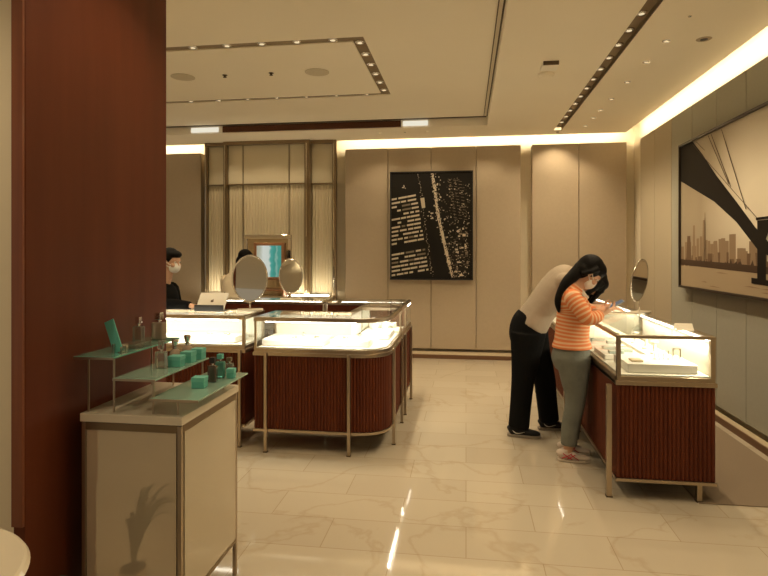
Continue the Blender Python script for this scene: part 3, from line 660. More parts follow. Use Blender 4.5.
st = thing('tiered_stand', 'three step glass display stand with slim metal legs on the cabinet top', 'display stand', (-1.25, 2.25, .88))
def tier(x0, x1, y0, y1, z):
    g = boxes('glass_shelf', [(x0, x1, y0, y1, z-.008, z)], M_tglass2, st, bevel=.001)
    return g
M_tglass2 = mat('teal_back_painted_glass', (.16, .42, .33), .08, coat=1.)
M_pale2 = mat('pale_back_painted_glass', (.34, .52, .42), .06, coat=1.)
for nm, (x0, x1, y0, y1, z), m in (('upper', (-1.508, -1.340, 2.02, 2.53, 1.095), M_tglass2), ('middle', (-1.34, -1.165, 2.015, 2.47, 1.017), M_pale2), ('lower', (-1.185, -.990, 2.01, 2.50, .946), M_pale2)):
    g = boxes('glass_shelf', [(x0, x1, y0, y1, z-.007, z)], m, st, bevel=.001)
    boxes('rim', [(x0, x1, y0-.004, y0-.0005, z-.010, z-.001)], M_chrome, g)
for x, y, z in ((-1.452, 2.03, 1.088), (-1.345, 2.03, 1.088), (-1.452, 2.48, 1.088), (-1.345, 2.48, 1.088), (-1.182, 2.03, 1.010), (-1.182, 2.44, 1.010), (-1.082, 2.03, .939), (-1.082, 2.44, .939)):
    boxes('leg', [(x-.003, x+.003, y-.003, y+.003, .881, z)], M_chrome, st)

M_bg = mat('perfume_glass', (.75, .72, .62), .03); M_bg.node_tree.nodes['Principled BSDF'].inputs['Transmission Weight'].default_value = .85
M_bt = mat('teal_perfume_glass', (.12, .42, .34), .05); M_bt.node_tree.nodes['Principled BSDF'].inputs['Transmission Weight'].default_value = .5
M_bd = mat('dark_perfume_glass', (.07, .045, .03), .05, coat=1.)
M_amb = mat('rose_perfume_glass', (.62, .48, .36), .08); M_amb.node_tree.nodes['Principled BSDF'].inputs['Transmission Weight'].default_value = .45
GB = 'perfume bottles on the tiered stand'
def bottle(loc, w, h, label, gm, cm, shape='square', cap=.3, capw=.45, rz=0.):
    t = thing('perfume_bottle', label, 'perfume bottle', loc, GB)
    bh = h*(1-cap)
    bm = NB()
    if shape == 'square': box(bm, -w/2, w/2, -w*.35, w*.35, .0005, bh*.93); obj('body', bm, gm, t, bevel=w*.12, local=True)
    else: lathe(bm, [(w*.30, .0005), (w*.46, h*.06), (w*.5, bh*.45), (w*.40, bh*.75), (w*.16, bh*.93)], seg=20); obj('body', bm, gm, t, smooth=True, local=True)
    bm = NB(); lathe(bm, [(w*.14, bh*.9301), (w*.14, bh), (w*.2, bh), (w*.2, bh+.004)]); obj('collar', bm, M_polish, t, local=True)
    bm = NB()
    if shape == 'square': box(bm, -w*capw/2, w*capw/2, -w*capw/2, w*capw/2, bh+.0045, h); obj('cap', bm, cm, t, bevel=.002, local=True)
    else: lathe(bm, [(w*.14, bh+.0045), (w*.18, bh+.010), (w*.30, h-.006), (w*.30, h)]); obj('cap', bm, cm, t, smooth=True, local=True)
    t.rotation_euler = (0, 0, rz)
bottle((-1.445, 2.36, 1.0955), .045, .115, 'tall clear bottle with round metal cap at the back of the upper tier', M_bg, M_polish, 'square')
bottle((-1.405, 2.46, 1.0955), .058, .125, 'wide pale rose bottle with metal cap at the back of the upper tier', M_amb, M_polish, 'square', capw=.5)
bottle((-1.255, 2.215, 1.0175), .044, .115, 'tall clear glass bottle at the front of the middle tier', M_bg, M_bg, 'square', .35)
bottle((-1.272, 2.36, 1.0175), .050, .095, 'round amber bottle with flared stopper on the middle tier', M_amb, M_polish, 'round', .35)
bottle((-1.255, 2.44, 1.0175), .052, .105, 'round metallic bottle farthest back on the middle tier', M_amb, M_polish, 'round', .38)
bottle((-1.068, 2.30, .9465), .038, .105, 'dark bottle with square black cap on the lower tier', M_bd, M_black, 'square', .28, .6)
bottle((-1.070, 2.38, .9465), .040, .105, 'clear bottle with teal cap on the lower tier', M_bt, M_teal, 'square', .25, .6)
bottle((-1.065, 2.465, .9465), .036, .075, 'small brown capped bottle at the back of the lower tier', M_bg, M_bronze, 'square', .3, .6)
def tbox(loc, w, d, h, label, rz=0.):
    t = thing('gift_box', label, 'gift box', loc, 'teal gift boxes on the tiered stand')
    bm = NB(); box(bm, -w/2, w/2, -d/2, d/2, .0005, h*.62); obj('box_base', bm, M_teal, t, bevel=.001, local=True)
    bm = NB(); box(bm, -w/2-.0012, w/2+.0012, -d/2-.0012, d/2+.0012, h*.625, h); obj('lid', bm, mat('teal_box_lid', (.17, .52, .44), .5), t, bevel=.001, local=True)
    t.rotation_euler = (0, 0, rz)
tbox((-1.212, 2.262, 1.0175), .054, .046, .045, 'teal gift box nearest the front of the middle tier', .05)
tbox((-1.206, 2.355, 1.0175), .050, .045, .047, 'teal gift box in the middle of the middle tier', -.05)
tbox((-1.198, 2.435, 1.0175), .048, .045, .048, 'teal gift box farthest back on the middle tier')
tbox((-1.078, 2.20, .9465), .052, .046, .044, 'teal gift box at the front of the lower tier', .1)
tbox((-1.022, 2.385, .9465), .033, .033, .042, 'small upright teal gift box near the right edge of the lower tier', .1)
t = thing('leaning_card', 'teal card leaning back at the front of the upper tier', 'card', (-1.38, 2.1, 1.096))
bm = NB(); box(bm, -.021, .021, -.003, .003, 0, .135); bmesh.ops.transform(bm, verts=bm.verts, matrix=Matrix.Translation((-1.385, 2.12, 1.098)) @ Matrix.Rotation(math.radians(-24), 4, 'Y') @ Matrix.Rotation(math.radians(-8), 4, 'X')); obj('card', bm, M_teal, t, bevel=.001)
boxes('clip', [(-1.405, -1.399, 2.105, 2.135, 1.0955, 1.13), (-1.368, -1.362, 2.105, 2.135, 1.0955, 1.12)], M_bg, t)
o = boxes('glass_block', [(-1.435, -1.36, 2.20, 2.31, 1.0955, 1.114)], M_bg, bevel=.002); tag(o, 'low clear glass block lying on the upper tier behind the card', 'glass block')

# ------------------------------------------------------------------ round table, plant, rug
t = thing('round_table', 'round pale marble table at the bottom left corner', 'table', (-1.335, 1.075, 0))
bm = NB(); lathe(bm, [(.30, .715), (.325, .722), (.332, .735), (.325, .746), (.318, .75)], (-1.335, 1.075, 0), 72); obj('tabletop', bm, mat('cream_marble_top', (.88, .80, .64), .3, noise=.08, nscale=5, coat=.3), t, smooth=False)
bm = NB(); lathe(bm, [(.20, 0), (.20, .012), (.03, .03), (.022, .06), (.022, .66), (.06, .7145)], (-1.335, 1.075, 0), 32); obj('pedestal', bm, M_bronze, t, smooth=False)
t = thing('potted_plant', 'potted plant with long arching leaves on the floor in front of the cabinet', 'plant', (-1.47, 1.66, 0))
bm = NB(); lathe(bm, [(.04, 0), (.05, .01), (.06, .09), (.055, .09), (.05, .08)], (-1.47, 1.66, 0), 28); obj('pot', bm, mat('plant_pot', (.5, .42, .3), .5), t)
rg = random.Random(5)
for i in range(15):
    a = -1.5+3.0*((i*.618)%1); R = rg.uniform(.10, .24); h = rg.uniform(.24, .355); bm = NB()
    n = 10; pa = []; pb = []
    for k in range(n+1):
        s = k/n; r = R*s**1.4*1.0; z = .08+h*math.sin(s*PI*.62)/math.sin(PI*.62 if s > 2 else PI/2)
        w = .010*math.sin(PI*min(1, s*.9+.1))+.001; c, d = math.cos(a), math.sin(a)
        p = V((-1.47+c*r, 1.66+d*r, z)); q = V((-d, c, 0))*w
        pa.append(bm.verts.new(p-q)); pb.append(bm.verts.new(p+q))
    for k in range(n): bm.faces.new((pa[k], pa[k+1], pb[k+1], pb[k]))
    l = obj('leaf', bm, mat('leaf_green', (.03, .05, .018), .5), t, smooth=True); so = l.modifiers.new('solid', 'SOLIDIFY'); so.thickness = .002
o = boxes('floor_rug', [(1.375, 2.13, 3.63, 7.9, .0004, .006)], mat('taupe_rug', (.23, .175, .12), .95, bump=.4, bscale=260)); tag(o, 'taupe rug on the floor between the right hand cases and wall', 'rug')

# ------------------------------------------------------------------ people
def head_geo(bm, M):
    def b(c, r, R=None): ball(bm, M @ V(c), r, (M.to_3x3().to_4x4() @ (R if R else Matrix.Identity(4))), 20)
    b((-.008, 0, .028), (.094, .074, .086)); b((.022, 0, -.035), (.066, .058, .07)); b((.045, 0, -.085), (.036, .036, .026))
    b((.088, 0, -.018), (.016, .012, .024), Matrix.Rotation(-.35, 4, 'Y')); b((.086, 0, -.034), (.014, .016, .010)); b((.074, 0, -.062), (.014, .026, .010))
    b((.072, 0, .02), (.018, .05, .010))
    for s in (-1, 1): b((-.004, s*.076, -.008), (.018, .009, .030)); b((.066, s*.042, -.03), (.022, .022, .022))
def hand_geo(bm, wrist, d, nrm, side, curl=25, s=1.):
    d = V(d).normalized(); nrm = V(nrm); nrm = (nrm - d*nrm.dot(d)).normalized(); sd = V(side); sd = (sd - d*sd.dot(d) - nrm*sd.dot(nrm)).normalized(); w = V(wrist)
    limb(bm, [(*(w-d*.02*s), .024*s, .019*s), (*(w+d*.02*s), .031*s, .017*s), (*(w+d*.06*s), .038*s, .015*s), (*(w+d*.088*s), .038*s, .012*s)], 14, 3, side=sd)
    for i, L in enumerate((.070, .078, .073, .057)):
        p = w+d*(.078*s)+sd*((.029-.0185*i)*s); dd = d + sd*(.06-.04*i); dd.normalize(); pts = [p]; rr = [.0092*s]; a = math.radians(curl*.5)
        for k, fr in enumerate((.46, .30, .24)):
            v = dd*math.cos(a)+nrm*math.sin(a); pts.append(pts[-1]+v*L*fr*s+(d*.008*s if k == 0 else V((0, 0, 0)))); rr.append((.0085, .0078, .006)[k]*s); a += math.radians(curl)
        tube(bm, pts, rr, 10)
    p = w+d*(.022*s)+sd*(.024*s); v = (d*.62+sd*.62+nrm*.35).normalized(); q = p+v*.040*s; v2 = (d*.85+sd*.25+nrm*.4).normalized()
    tube(bm, [p, q, q+v2*.030*s, q+v2*.030*s+(v2+nrm*.2).normalized()*.024*s], [.014*s, .0115*s, .010*s, .007*s], 10)
def headM(c, pitch, yaw=0., s=1.): return Matrix.Translation(V(c)) @ Matrix.Rotation(yaw, 4, 'Z') @ Matrix.Rotation(pitch, 4, 'Y') @ Matrix.Scale(s, 4)
def face_bits(root, M, mask=True):
    for s in (-1, 1):
        bm = NB(); ball(bm, M @ V((.076, s*.030, .004)), (.010, .013, .008), M.to_3x3().to_4x4(), 10); e = obj('eye', bm, mat('eye_white', (.7, .66, .6), .3), root, smooth=True, local=True)
        bm = NB(); ball(bm, M @ V((.083, s*.030, .004)), (.0045, .006, .006), M.to_3x3().to_4x4(), 8); obj('pupil', bm, M_black, e, smooth=True, local=True)
    if mask:
        bm = NB(); ball(bm, M @ V((.050, 0, -.048)), (.056, .058, .058), M.to_3x3().to_4x4(), 24)
        for s in (-1, 1):
            tube(bm, [M @ V((.07, s*.035, -.03)), M @ V((.04, s*.066, -.02)), M @ V((.0, s*.080, .0))], [.003]*3, 6); tube(bm, [M @ V((.06, s*.035, -.065)), M @ V((.03, s*.064, -.045)), M @ V((-.004, s*.080, -.03))], [.003]*3, 6)
        obj('face_mask', bm, M_mask, root, smooth=True, local=True)
def shoe(root, c, um, solem, sw=None, yaw=0., sc=1.):
    """c = ankle point on the floor, toe towards +x"""
    R = Matrix.Translation(V(c)) @ Matrix.Rotation(yaw, 4, 'Z') @ Matrix.Scale(sc, 4); bm = NB()
    limb(bm, [(-.078, 0, .045, .022, .026), (-.066, 0, .050, .034, .040), (-.03, 0, .056, .037, .046), (.02, 0, .052, .040, .040), (.08, 0, .038, .046, .028), (.14, 0, .032, .042, .020), (.172, 0, .030, .024, .010)], 18, 3, side=(0, 1, 0))
    tube(bm, [(-.01, 0, .06), (-.012, 0, .10)], [(.036, .040), (.036, .042)], 16, side=(0, 1, 0))
    bmesh.ops.transform(bm, matrix=R, verts=bm.verts); s = obj('shoe', bm, um, root, smooth=True, local=True)
    out = [(-.088, -.02), (-.07, -.036), (0, -.040), (.07, -.048), (.13, -.046), (.175, -.022), (.182, 0), (.175, .022), (.13, .044), (.07, .044), (0, .038), (-.07, .036), (-.088, .02)]
    bm = NB(); prism(bm, out, .001, .022); bmesh.ops.transform(bm, matrix=R, verts=bm.verts); obj('sole', bm, solem, s, bevel=.004, local=True)
    if sw == 'swoosh':
        bm = NB(); pts = [(-.045, -.0415, .058), (-.025, -.0435, .040), (.005, -.0455, .037), (.05, -.050, .052)]
        tube(bm, [p[:3] for p in sm(pts, 4)], [.001, .002, .003, .004, .0042, .004, .0035, .003, .0025, .002, .0015, .001, .001], 8, side=(0, 1, 0)); bmesh.ops.transform(bm, matrix=R, verts=bm.verts); obj('side_mark', bm, mat('shoe_white', (.75, .72, .66), .6), s, smooth=True, local=True)
    if sw == 'stripes':
        bm = NB()
        for pts in (((-.05, -.038, .03), (.0, -.043, .055), (.03, -.041, .075)), ((-.01, -.042, .028), (.03, -.045, .05), (.055, -.040, .066)), ((.03, -.047, .028), (.0, -.044, .045), (-.04, -.036, .07)), ((.08, -.048, .028), (.05, -.046, .045), (.02, -.042, .066)), ((.06, .03, .055), (.07, 0, .068), (.075, -.035, .05))):
            tube(bm, sm(pts, 3), [.0035]*7, 6)
        bmesh.ops.transform(bm, matrix=R, verts=bm.verts); obj('side_mark', bm, mat('shoe_red', (.42, .03, .05), .6), s, smooth=True, local=True)
    return s

# --- shopper in the striped top
W = thing('person', 'shopper in orange striped top and grey jeans leaning on the right hand case', 'person', (.765, 4.32, 0))
HM = headM((.122, 0, 1.352), math.radians(50), math.radians(4), .98)
bm = NB(); head_geo(bm, HM)
limb(bm, [(.0, 0, 1.20, .05, .05), (.035, 0, 1.255, .047, .05), (.075, 0, 1.31, .045, .05), (.095, 0, 1.35, .045, .045)], 16, 3, side=(0, 1, 0))
limb(bm, [(0, 0, .66, .10, .08), (.0, 0, .74, .13, .10), (0, 0, .86, .11, .085), (.01, 0, 1.05, .13, .09), (-.005, 0, 1.17, .15, .07), (.02, 0, 1.23, .06, .045)], 20, 3, side=(0, 1, 0))
for s, kx in ((-1, 0), (1, .045)):
    limb(bm, [(kx*.3, s*.07, .72, .075, .09), (.02+kx*.6, s*.08, .42, .05, .055), (-.036+kx, s*.08, .10, .034, .036), (-.036+kx, s*.08, .05, .03, .03)], 14, 3, side=(0, 1, 0))
arms = {-1: [(-.015, -.14, 1.17), (.03, -.185, 1.10), (.07, -.195, 1.04), (.13, -.165, 1.045), (.185, -.115, 1.06)], 1: [(-.015, .14, 1.17), (.04, .18, 1.09), (.085, .17, 1.04), (.145, .12, 1.05), (.20, .05, 1.07)]}
for s, A in arms.items(): limb(bm, [(*p, r, r) for p, r in zip(A, (.040, .036, .031, .028, .022))], 14, 3, side=(0, 1, 0))
hand_geo(bm, (.185, -.115, 1.06), (.85, .45, .35), (.1, .6, .8), (-.3, .1, 1), 26, .92)
hand_geo(bm, (.20, .05, 1.07), (.85, -.45, .25), (.1, -.6, .8), (-.3, -.1, 1), 30, .92)
obj('body', bm, M_skin, W, remesh=.0055, local=True)
bm = NB()
limb(bm, [(.0, 0, .805, .156, .138), (.0, 0, .83, .153, .134), (0, 0, .88, .138, .120), (.01, 0, 1.0, .145, .118), (.015, 0, 1.08, .155, .118), (-.005, 0, 1.16, .165, .098), (.0, 0, 1.205, .125, .078), (.022, 0, 1.245, .072, .062), (.032, 0, 1.258, .062, .056)], 28, 5, side=(0, 1, 0), uvl=True)
for s, A in arms.items():
    B = [(-.012, s*.11, 1.175)] + A[:4] + [tuple(V(A[3])*.45+V(A[4])*.55)]
    limb(bm, [(*p, r, r) for p, r in zip(B, (.062, .064, .057, .052, .046, .040))], 20, 5, side=(0, 1, 0), uvl=True, uv0=.3)
obj('striped_top', bm, M_stripe, W, smooth=True, local=True)
bm = NB()
limb(bm, [(0, 0, .655, .15, .115), (-.005, 0, .72, .158, .138), (-.003, 0, .77, .150, .132), (0, 0, .83, .138, .118)], 24, 4, side=(0, 1, 0))
for s, kx in ((-1, 0), (1, .045)):
    limb(bm, [(kx*.3, s*.07, .74, .083, .125), (.005+kx*.4, s*.076, .60, .080, .100), (.012+kx*.6, s*.078, .44, .068, .072), (-.022+kx, s*.08, .26, .060, .063), (-.036+kx, s*.08, .115, .054, .056)], 20, 4, side=(0, 1, 0))
obj('jeans', bm, M_denim, W, remesh=.007, local=True)
bm = NB(); MH = HM
ball(bm, HM @ V((-.022, 0, .035)), (.098, .086, .096), HM.to_3x3().to_4x4(), 24); ball(bm, HM @ V((.018, 0, .062)), (.076, .076, .062), HM.to_3x3().to_4x4(), 20)
ball(bm, HM @ V((-.045, 0, -.02)), (.07, .080, .08), HM.to_3x3().to_4x4(), 20)
for s in (-1, 1): limb(bm, [(*(HM @ V((.005, s*.070, .05))), .026, .034), (*(HM @ V((-.012, s*.076, .0))), .018, .036), (*(HM @ V((-.04, s*.066, -.06))), .016, .030)], 12, 3)
limb(bm, [(*(HM @ V((-.07, 0, .03))), .06, .05), (.01, -.02, 1.33, .058, .045), (-.045, -.035, 1.275, .048, .038), (-.088, -.05, 1.20, .040, .030), (-.108, -.06, 1.14, .032, .024), (-.105, -.065, 1.085, .018, .014), (-.098, -.065, 1.06, .006, .006)], 18, 4, side=(0, 1, 0))
obj('hair', bm, M_hair, W, remesh=.006, local=True)
face_bits(W, HM)
for y, kx in ((-.08, 0), (.08, .03)): shoe(W, (-.042+kx, y, 0), mat('cream_sneaker', (.55, .46, .38), .7), mat('sneaker_sole', (.50, .43, .34), .7), 'stripes', math.radians(-4), .88)
for y in ():
    pass
t = thing('phone', 'pale phone held by the shopper in the striped top', 'phone', (1.055, 4.275, 1.12))
bm = NB(); box(bm, -.066, .066, -.033, .033, -.004, .004); Mx = Matrix.Translation((1.055, 4.275, 1.122)) @ Matrix.Rotation(math.radians(-28), 4, 'Y') @ Matrix.Rotation(math.radians(8), 4, 'X')
bmesh.ops.transform(bm, matrix=Mx, verts=bm.verts); obj('case', bm, mat('phone_shell', (.30, .30, .29), .3), t, bevel=.003)
bm = NB(); box(bm, -.062, .062, -.030, .030, .0042, .0048); bmesh.ops.transform(bm, matrix=Mx, verts=bm.verts); obj('screen', bm, emit('phone_screen', (.75, .8, .85), .25), t)

# --- shopper in the cream tee and black trousers
Mn = thing('person', 'shopper in cream tee and black trousers bending over the case behind the other', 'person', (.50, 4.86, 0))
HM = headM((.515, .0, 1.255), math.radians(62), 0, 1.02)
bm = NB(); head_geo(bm, HM)
limb(bm, [(.30, 0, 1.30, .06, .06), (.40, 0, 1.30, .055, .055), (.47, 0, 1.28, .055, .055)], 16, 3, side=(0, 1, 0))
limb(bm, [(0.01, 0, .80, .13, .10), (.05, 0, .92, .13, .09), (.135, 0, 1.06, .13, .09), (.235, 0, 1.21, .15, .09), (.31, 0, 1.29, .15, .08), (.38, 0, 1.30, .06, .05)], 20, 3, side=(0, 1, 0))
legs = {-1: [(.0, -.09, .84), (-.04, -.10, .46), (-.075, -.11, .09)], 1: [(.04, .09, .84), (.15, .10, .45), (.195, .11, .09)]}
for s, A in legs.items(): limb(bm, [(*p, r, r) for p, r in zip(A+[(A[2][0], A[2][1], .05)], (.085, .055, .037, .03))], 14, 3, side=(0, 1, 0))
marm = {-1: [(.30, -.17, 1.25), (.37, -.20, 1.15), (.44, -.22, 1.07), (.53, -.16, 1.055), (.62, -.09, 1.06)], 1: [(.32, .17, 1.25), (.40, .21, 1.15), (.47, .23, 1.07), (.56, .16, 1.055), (.64, .08, 1.06)]}
for s, A in marm.items(): limb(bm, [(*p, r, r) for p, r in zip(A, (.050, .043, .036, .032, .025))], 14, 3, side=(0, 1, 0))
hand_geo(bm, (.62, -.09, 1.06), (.9, .4, -.15), (0, .2, -1), (.3, 1, 0), 18); hand_geo(bm, (.64, .08, 1.06), (.9, -.4, -.15), (0, -.2, -1), (.3, -1, 0), 18)
obj('body', bm, M_skin, Mn, remesh=.006, local=True)
bm = NB()
limb(bm, [(.022, 0, .885, .176, .142), (.050, 0, .93, .174, .140), (.10, 0, 1.01, .168, .132), (.165, 0, 1.11, .172, .130), (.235, 0, 1.21, .180, .128), (.30, 0, 1.285, .165, .115), (.36, 0, 1.30, .105, .085), (.395, 0, 1.30, .075, .068)], 28, 5, side=(0, 1, 0))
for s, A in marm.items(): limb(bm, [(.27, s*.12, 1.255, .075, .075), (*A[0], .078, .078), (*A[1], .066, .066), (*(V(A[1])*.4+V(A[2])*.6), .062, .062)], 18, 4, side=(0, 1, 0))
obj('tee', bm, M_tee, Mn, remesh=.008, local=True)
bm = NB()
limb(bm, [(0.01, 0, .75, .165, .135), (.005, 0, .82, .172, .150), (.018, 0, .895, .170, .148), (.050, 0, .955, .160, .135)], 24, 4, side=(0, 1, 0))
for s, A in legs.items():
    a, b, c = A; limb(bm, [(a[0], a[1], .84, .095, .145), (a[0]*.6+b[0]*.4, a[1], .66, .095, .12), (*b, .084, .094), (b[0]*.5+c[0]*.5, b[1], .27, .080, .086), (c[0], c[1], .075, .076, .084)], 20, 4, side=(0, 1, 0))
obj('trousers', bm, M_trouser, Mn, remesh=.008, local=True)
bm = NB(); ball(bm, HM @ V((-.018, 0, .042)), (.102, .088, .092), HM.to_3x3().to_4x4(), 24); ball(bm, HM @ V((.035, 0, .07)), (.07, .078, .05), HM.to_3x3().to_4x4(), 18); ball(bm, HM @ V((-.04, 0, -.01)), (.065, .08, .07), HM.to_3x3().to_4x4(), 18)
for s in (-1, 1): limb(bm, [(*(HM @ V((.04, s*.07, .06))), .02, .03), (*(HM @ V((.05, s*.085, .0))), .016, .03), (*(HM @ V((.055, s*.08, -.08))), .014, .024), (*(HM @ V((.07, s*.075, -.15))), .006, .01)], 12, 3); limb(bm, [(*(HM @ V((.03, s*.06, .06))), .03, .04), (*(HM @ V((.085, s*.055, .01))), .026, .04), (*(HM @ V((.12, s*.05, -.06))), .02, .035), (*(HM @ V((.15, s*.045, -.13))), .008, .02)], 12, 3); limb(bm, [(*(HM @ V((.0, s*.075, .05))), .03, .04), (*(HM @ V((.04, s*.088, -.03))), .024, .045), (*(HM @ V((.06, s*.080, -.10))), .02, .04), (*(HM @ V((.10, s*.06, -.15))), .008, .02)], 12, 3)
obj('hair', bm, M_hair, Mn, remesh=.006, local=True)
face_bits(Mn, HM, False)
shoe(Mn, (-.078, -.11, 0), mat('black_sneaker', (.012, .012, .013), .6), mat('grey_sole', (.28, .24, .19), .7), 'swoosh', math.radians(-6)); shoe(Mn, (.19, .11, 0), mat('black_sneaker', (.012, .012, .013), .6), mat('grey_sole', (.28, .24, .19), .7), 'swoosh', math.radians(4))

# --- sales associate in black at the far left
A_ = thing('person', 'masked shop assistant in black behind the far left case reaching to the tablet', 'person', (-2.71, 4.90, 0))
HM = headM((.03, 0, 1.415), math.radians(10), math.radians(-12), .95)
bm = NB(); head_geo(bm, HM); limb(bm, [(-.04, 0, 1.20, .055, .055), (-.01, 0, 1.28, .05, .05), (.0, 0, 1.36, .05, .05)], 16, 3, side=(0, 1, 0))
limb(bm, [(-.05, 0, .75, .13, .10), (-.05, 0, .95, .12, .10), (-.05, 0, 1.1, .14, .09), (-.05, 0, 1.19, .13, .06)], 20, 3, side=(0, 1, 0))
for s in (-1, 1): limb(bm, [(-.05, s*.08, .78, .08, .08), (-.04, s*.09, .42, .055, .055), (-.05, s*.09, .06, .035, .035)], 14, 3, side=(0, 1, 0))
aarm = {-1: [(-.05, -.17, 1.14), (.0, -.23, .99+.06), (.10, -.30, 1.05), (.26, -.34, 1.055), (.41, -.36, 1.045)], 1: [(-.05, .17, 1.15), (-.03, .21, 1.0), (.05, .16, .93), (.14, .08, .95), (.22, .0, 1.0)]}
for s, A in aarm.items(): limb(bm, [(*p, r, r) for p, r in zip(A, (.045, .04, .034, .03, .022))], 14, 3, side=(0, 1, 0))
hand_geo(bm, (.41, -.36, 1.045), (1, -.15, -.1), (0, 0, -1), (.3, 1, 0), 20, .95); hand_geo(bm, (.22, .0, 1.0), (1, -.3, .2), (0, 0, -1), (.3, -1, 0), 20, .95)
obj('body', bm, M_skin, A_, remesh=.006, local=True)
bm = NB(); limb(bm, [(-.05, 0, .74, .17, .13), (-.05, 0, .95, .155, .125), (-.045, 0, 1.08, .17, .125), (-.05, 0, 1.17, .155, .09), (-.04, 0, 1.215, .10, .07), (-.03, 0, 1.235, .065, .06)], 24, 4, side=(0, 1, 0))
for s, A in aarm.items(): limb(bm, [(-.05, s*.12, 1.145, .062, .062)] + [(*p, r, r) for p, r in zip(A[:4]+[tuple(V(A[3])*.05+V(A[4])*.95)], (.063, .055, .05, .044, .036))], 18, 4, side=(0, 1, 0))
obj('jacket', bm, M_suit, A_, remesh=.008, local=True)
bm = NB(); limb(bm, [(-.05, 0, .70, .15, .12), (-.05, 0, .80, .155, .12)], 20, 2, side=(0, 1, 0))
for s in (-1, 1): limb(bm, [(-.05, s*.08, .78, .09, .10), (-.04, s*.09, .42, .075, .08), (-.05, s*.09, .10, .065, .07)], 18, 4, side=(0, 1, 0))
obj('trousers', bm, M_suit, A_, remesh=.009, local=True)
bm = NB(); ball(bm, HM @ V((-.022, 0, .04)), (.098, .086, .092), HM.to_3x3().to_4x4(), 24); ball(bm, HM @ V((.03, 0, .075)), (.068, .07, .04), HM.to_3x3().to_4x4(), 18); ball(bm, HM @ V((-.055, 0, -.03)), (.055, .07, .065), HM.to_3x3().to_4x4(), 18); ball(bm, HM @ V((-.11, 0, -.02)), (.035, .035, .035), HM.to_3x3().to_4x4(), 12)
obj('hair', bm, M_hair, A_, remesh=.006, local=True); face_bits(A_, HM)
for y in (-.09, .09): shoe(A_, (-.055, y, 0), M_black, M_black)

# --- person in cream beyond the back counter, back turned
Bk = thing('person', 'dark haired person in a cream top with a dark strap beyond the oval mirrors', 'person', (-2.80, 6.72, 0)); Bk.rotation_euler = (0, 0, math.radians(70))
HM = headM((.12, -.02, 1.405), math.radians(30), math.radians(-15), .95)
bm = NB(); head_geo(bm, HM); limb(bm, [(-.01, 0, 1.20, .055, .055), (.04, 0, 1.28, .05, .05), (.09, 0, 1.36, .05, .05)], 16, 3, side=(0, 1, 0))
limb(bm, [(-.06, 0, .75, .14, .10), (-.06, 0, .95, .13, .10), (-.04, 0, 1.1, .14, .09), (-.01, 0, 1.20, .13, .06)], 20, 3, side=(0, 1, 0))
for s in (-1, 1): limb(bm, [(-.06, s*.08, .78, .08, .08), (-.02, s*.09, .42, .055, .055), (-.05, s*.09, .06, .035, .035)], 14, 3, side=(0, 1, 0))
barm = {s: [(-.02, s*.17, 1.15), (.03, s*.22, 1.02), (.08, s*.22, .90), (.18, s*.16, .90), (.28, s*.09, .93)] for s in (-1, 1)}
for s, A in barm.items():
    limb(bm, [(*p, r, r) for p, r in zip(A, (.045, .04, .034, .03, .022))], 14, 3, side=(0, 1, 0)); hand_geo(bm, A[4], (1, -s*.5, 0), (0, -s, -.2), (.2, 0, 1), 25, .95)
obj('body', bm, M_skin, Bk, remesh=.006, local=True)
M_cr = mat('cream_blouse', (.68, .58, .42), .85, bump=.4, bscale=15)
bm = NB(); limb(bm, [(-.06, 0, .74, .175, .13), (-.06, 0, .95, .165, .13), (-.04, 0, 1.08, .175, .13), (-.02, 0, 1.18, .165, .095), (.0, 0, 1.225, .10, .07), (.012, 0, 1.245, .065, .06)], 24, 4, side=(0, 1, 0))
for s, A in barm.items(): limb(bm, [(-.02, s*.12, 1.155, .062, .062)] + [(*p, r, r) for p, r in zip(A[:4], (.066, .060, .055, .05))], 18, 4, side=(0, 1, 0))
obj('blouse', bm, M_cr, Bk, remesh=.008, local=True)
bm = NB(); tube(bm, sm([(-.02, -.10, 1.245), (-.135, -.06, 1.15), (-.178, .02, 1.02), (-.18, .10, .90)], 4), [(.014, .004)]*13, 8, side=(0, 1, .5)); obj('bag_strap', bm, M_black, Bk, smooth=True, local=True)
bm = NB(); limb(bm, [(-.06, 0, .70, .16, .12), (-.06, 0, .80, .165, .125)], 20, 2, side=(0, 1, 0))
for s in (-1, 1): limb(bm, [(-.06, s*.08, .78, .09, .10), (-.02, s*.09, .42, .075, .08), (-.05, s*.09, .10, .065, .07)], 18, 4, side=(0, 1, 0))
obj('trousers', bm, M_trouser, Bk, remesh=.009, local=True)
bm = NB(); ball(bm, HM @ V((-.022, 0, .04)), (.10, .088, .094), HM.to_3x3().to_4x4(), 24); ball(bm, HM @ V((.03, 0, .07)), (.07, .076, .045), HM.to_3x3().to_4x4(), 18); ball(bm, HM @ V((-.05, 0, -.04)), (.06, .078, .08), HM.to_3x3().to_4x4(), 18)
obj('hair', bm, M_hair, Bk, remesh=.006, local=True); face_bits(Bk, HM)
for y in (-.09, .09): shoe(Bk, (-.055, y, 0), M_black, M_black)

# ------------------------------------------------------------------ lights
def area(name, loc, rot, sx, sy, e, col, spread=180):
    l = bpy.data.lights.new(name, 'AREA'); l.shape = 'RECTANGLE'; l.size = sx; l.size_y = sy; l.energy = e; l.color = col; l.spread = math.radians(spread)
    o = bpy.data.objects.new(name, l); COL.objects.link(o); o.location = loc; o.rotation_euler = rot; return o
def spot(name, loc, e, ang=80, blend=.6, rad=.03, col=WARM, rot=(0, 0, 0)):
    e *= 1.05; ang = max(ang, 115)
    l = bpy.data.lights.new(name, 'SPOT'); l.energy = e; l.color = col; l.spot_size = math.radians(ang); l.spot_blend = blend; l.shadow_soft_size = rad
    o = bpy.data.objects.new(name, l); COL.objects.link(o); o.location = loc; o.rotation_euler = rot; return o
CW = (1., .82, .54)
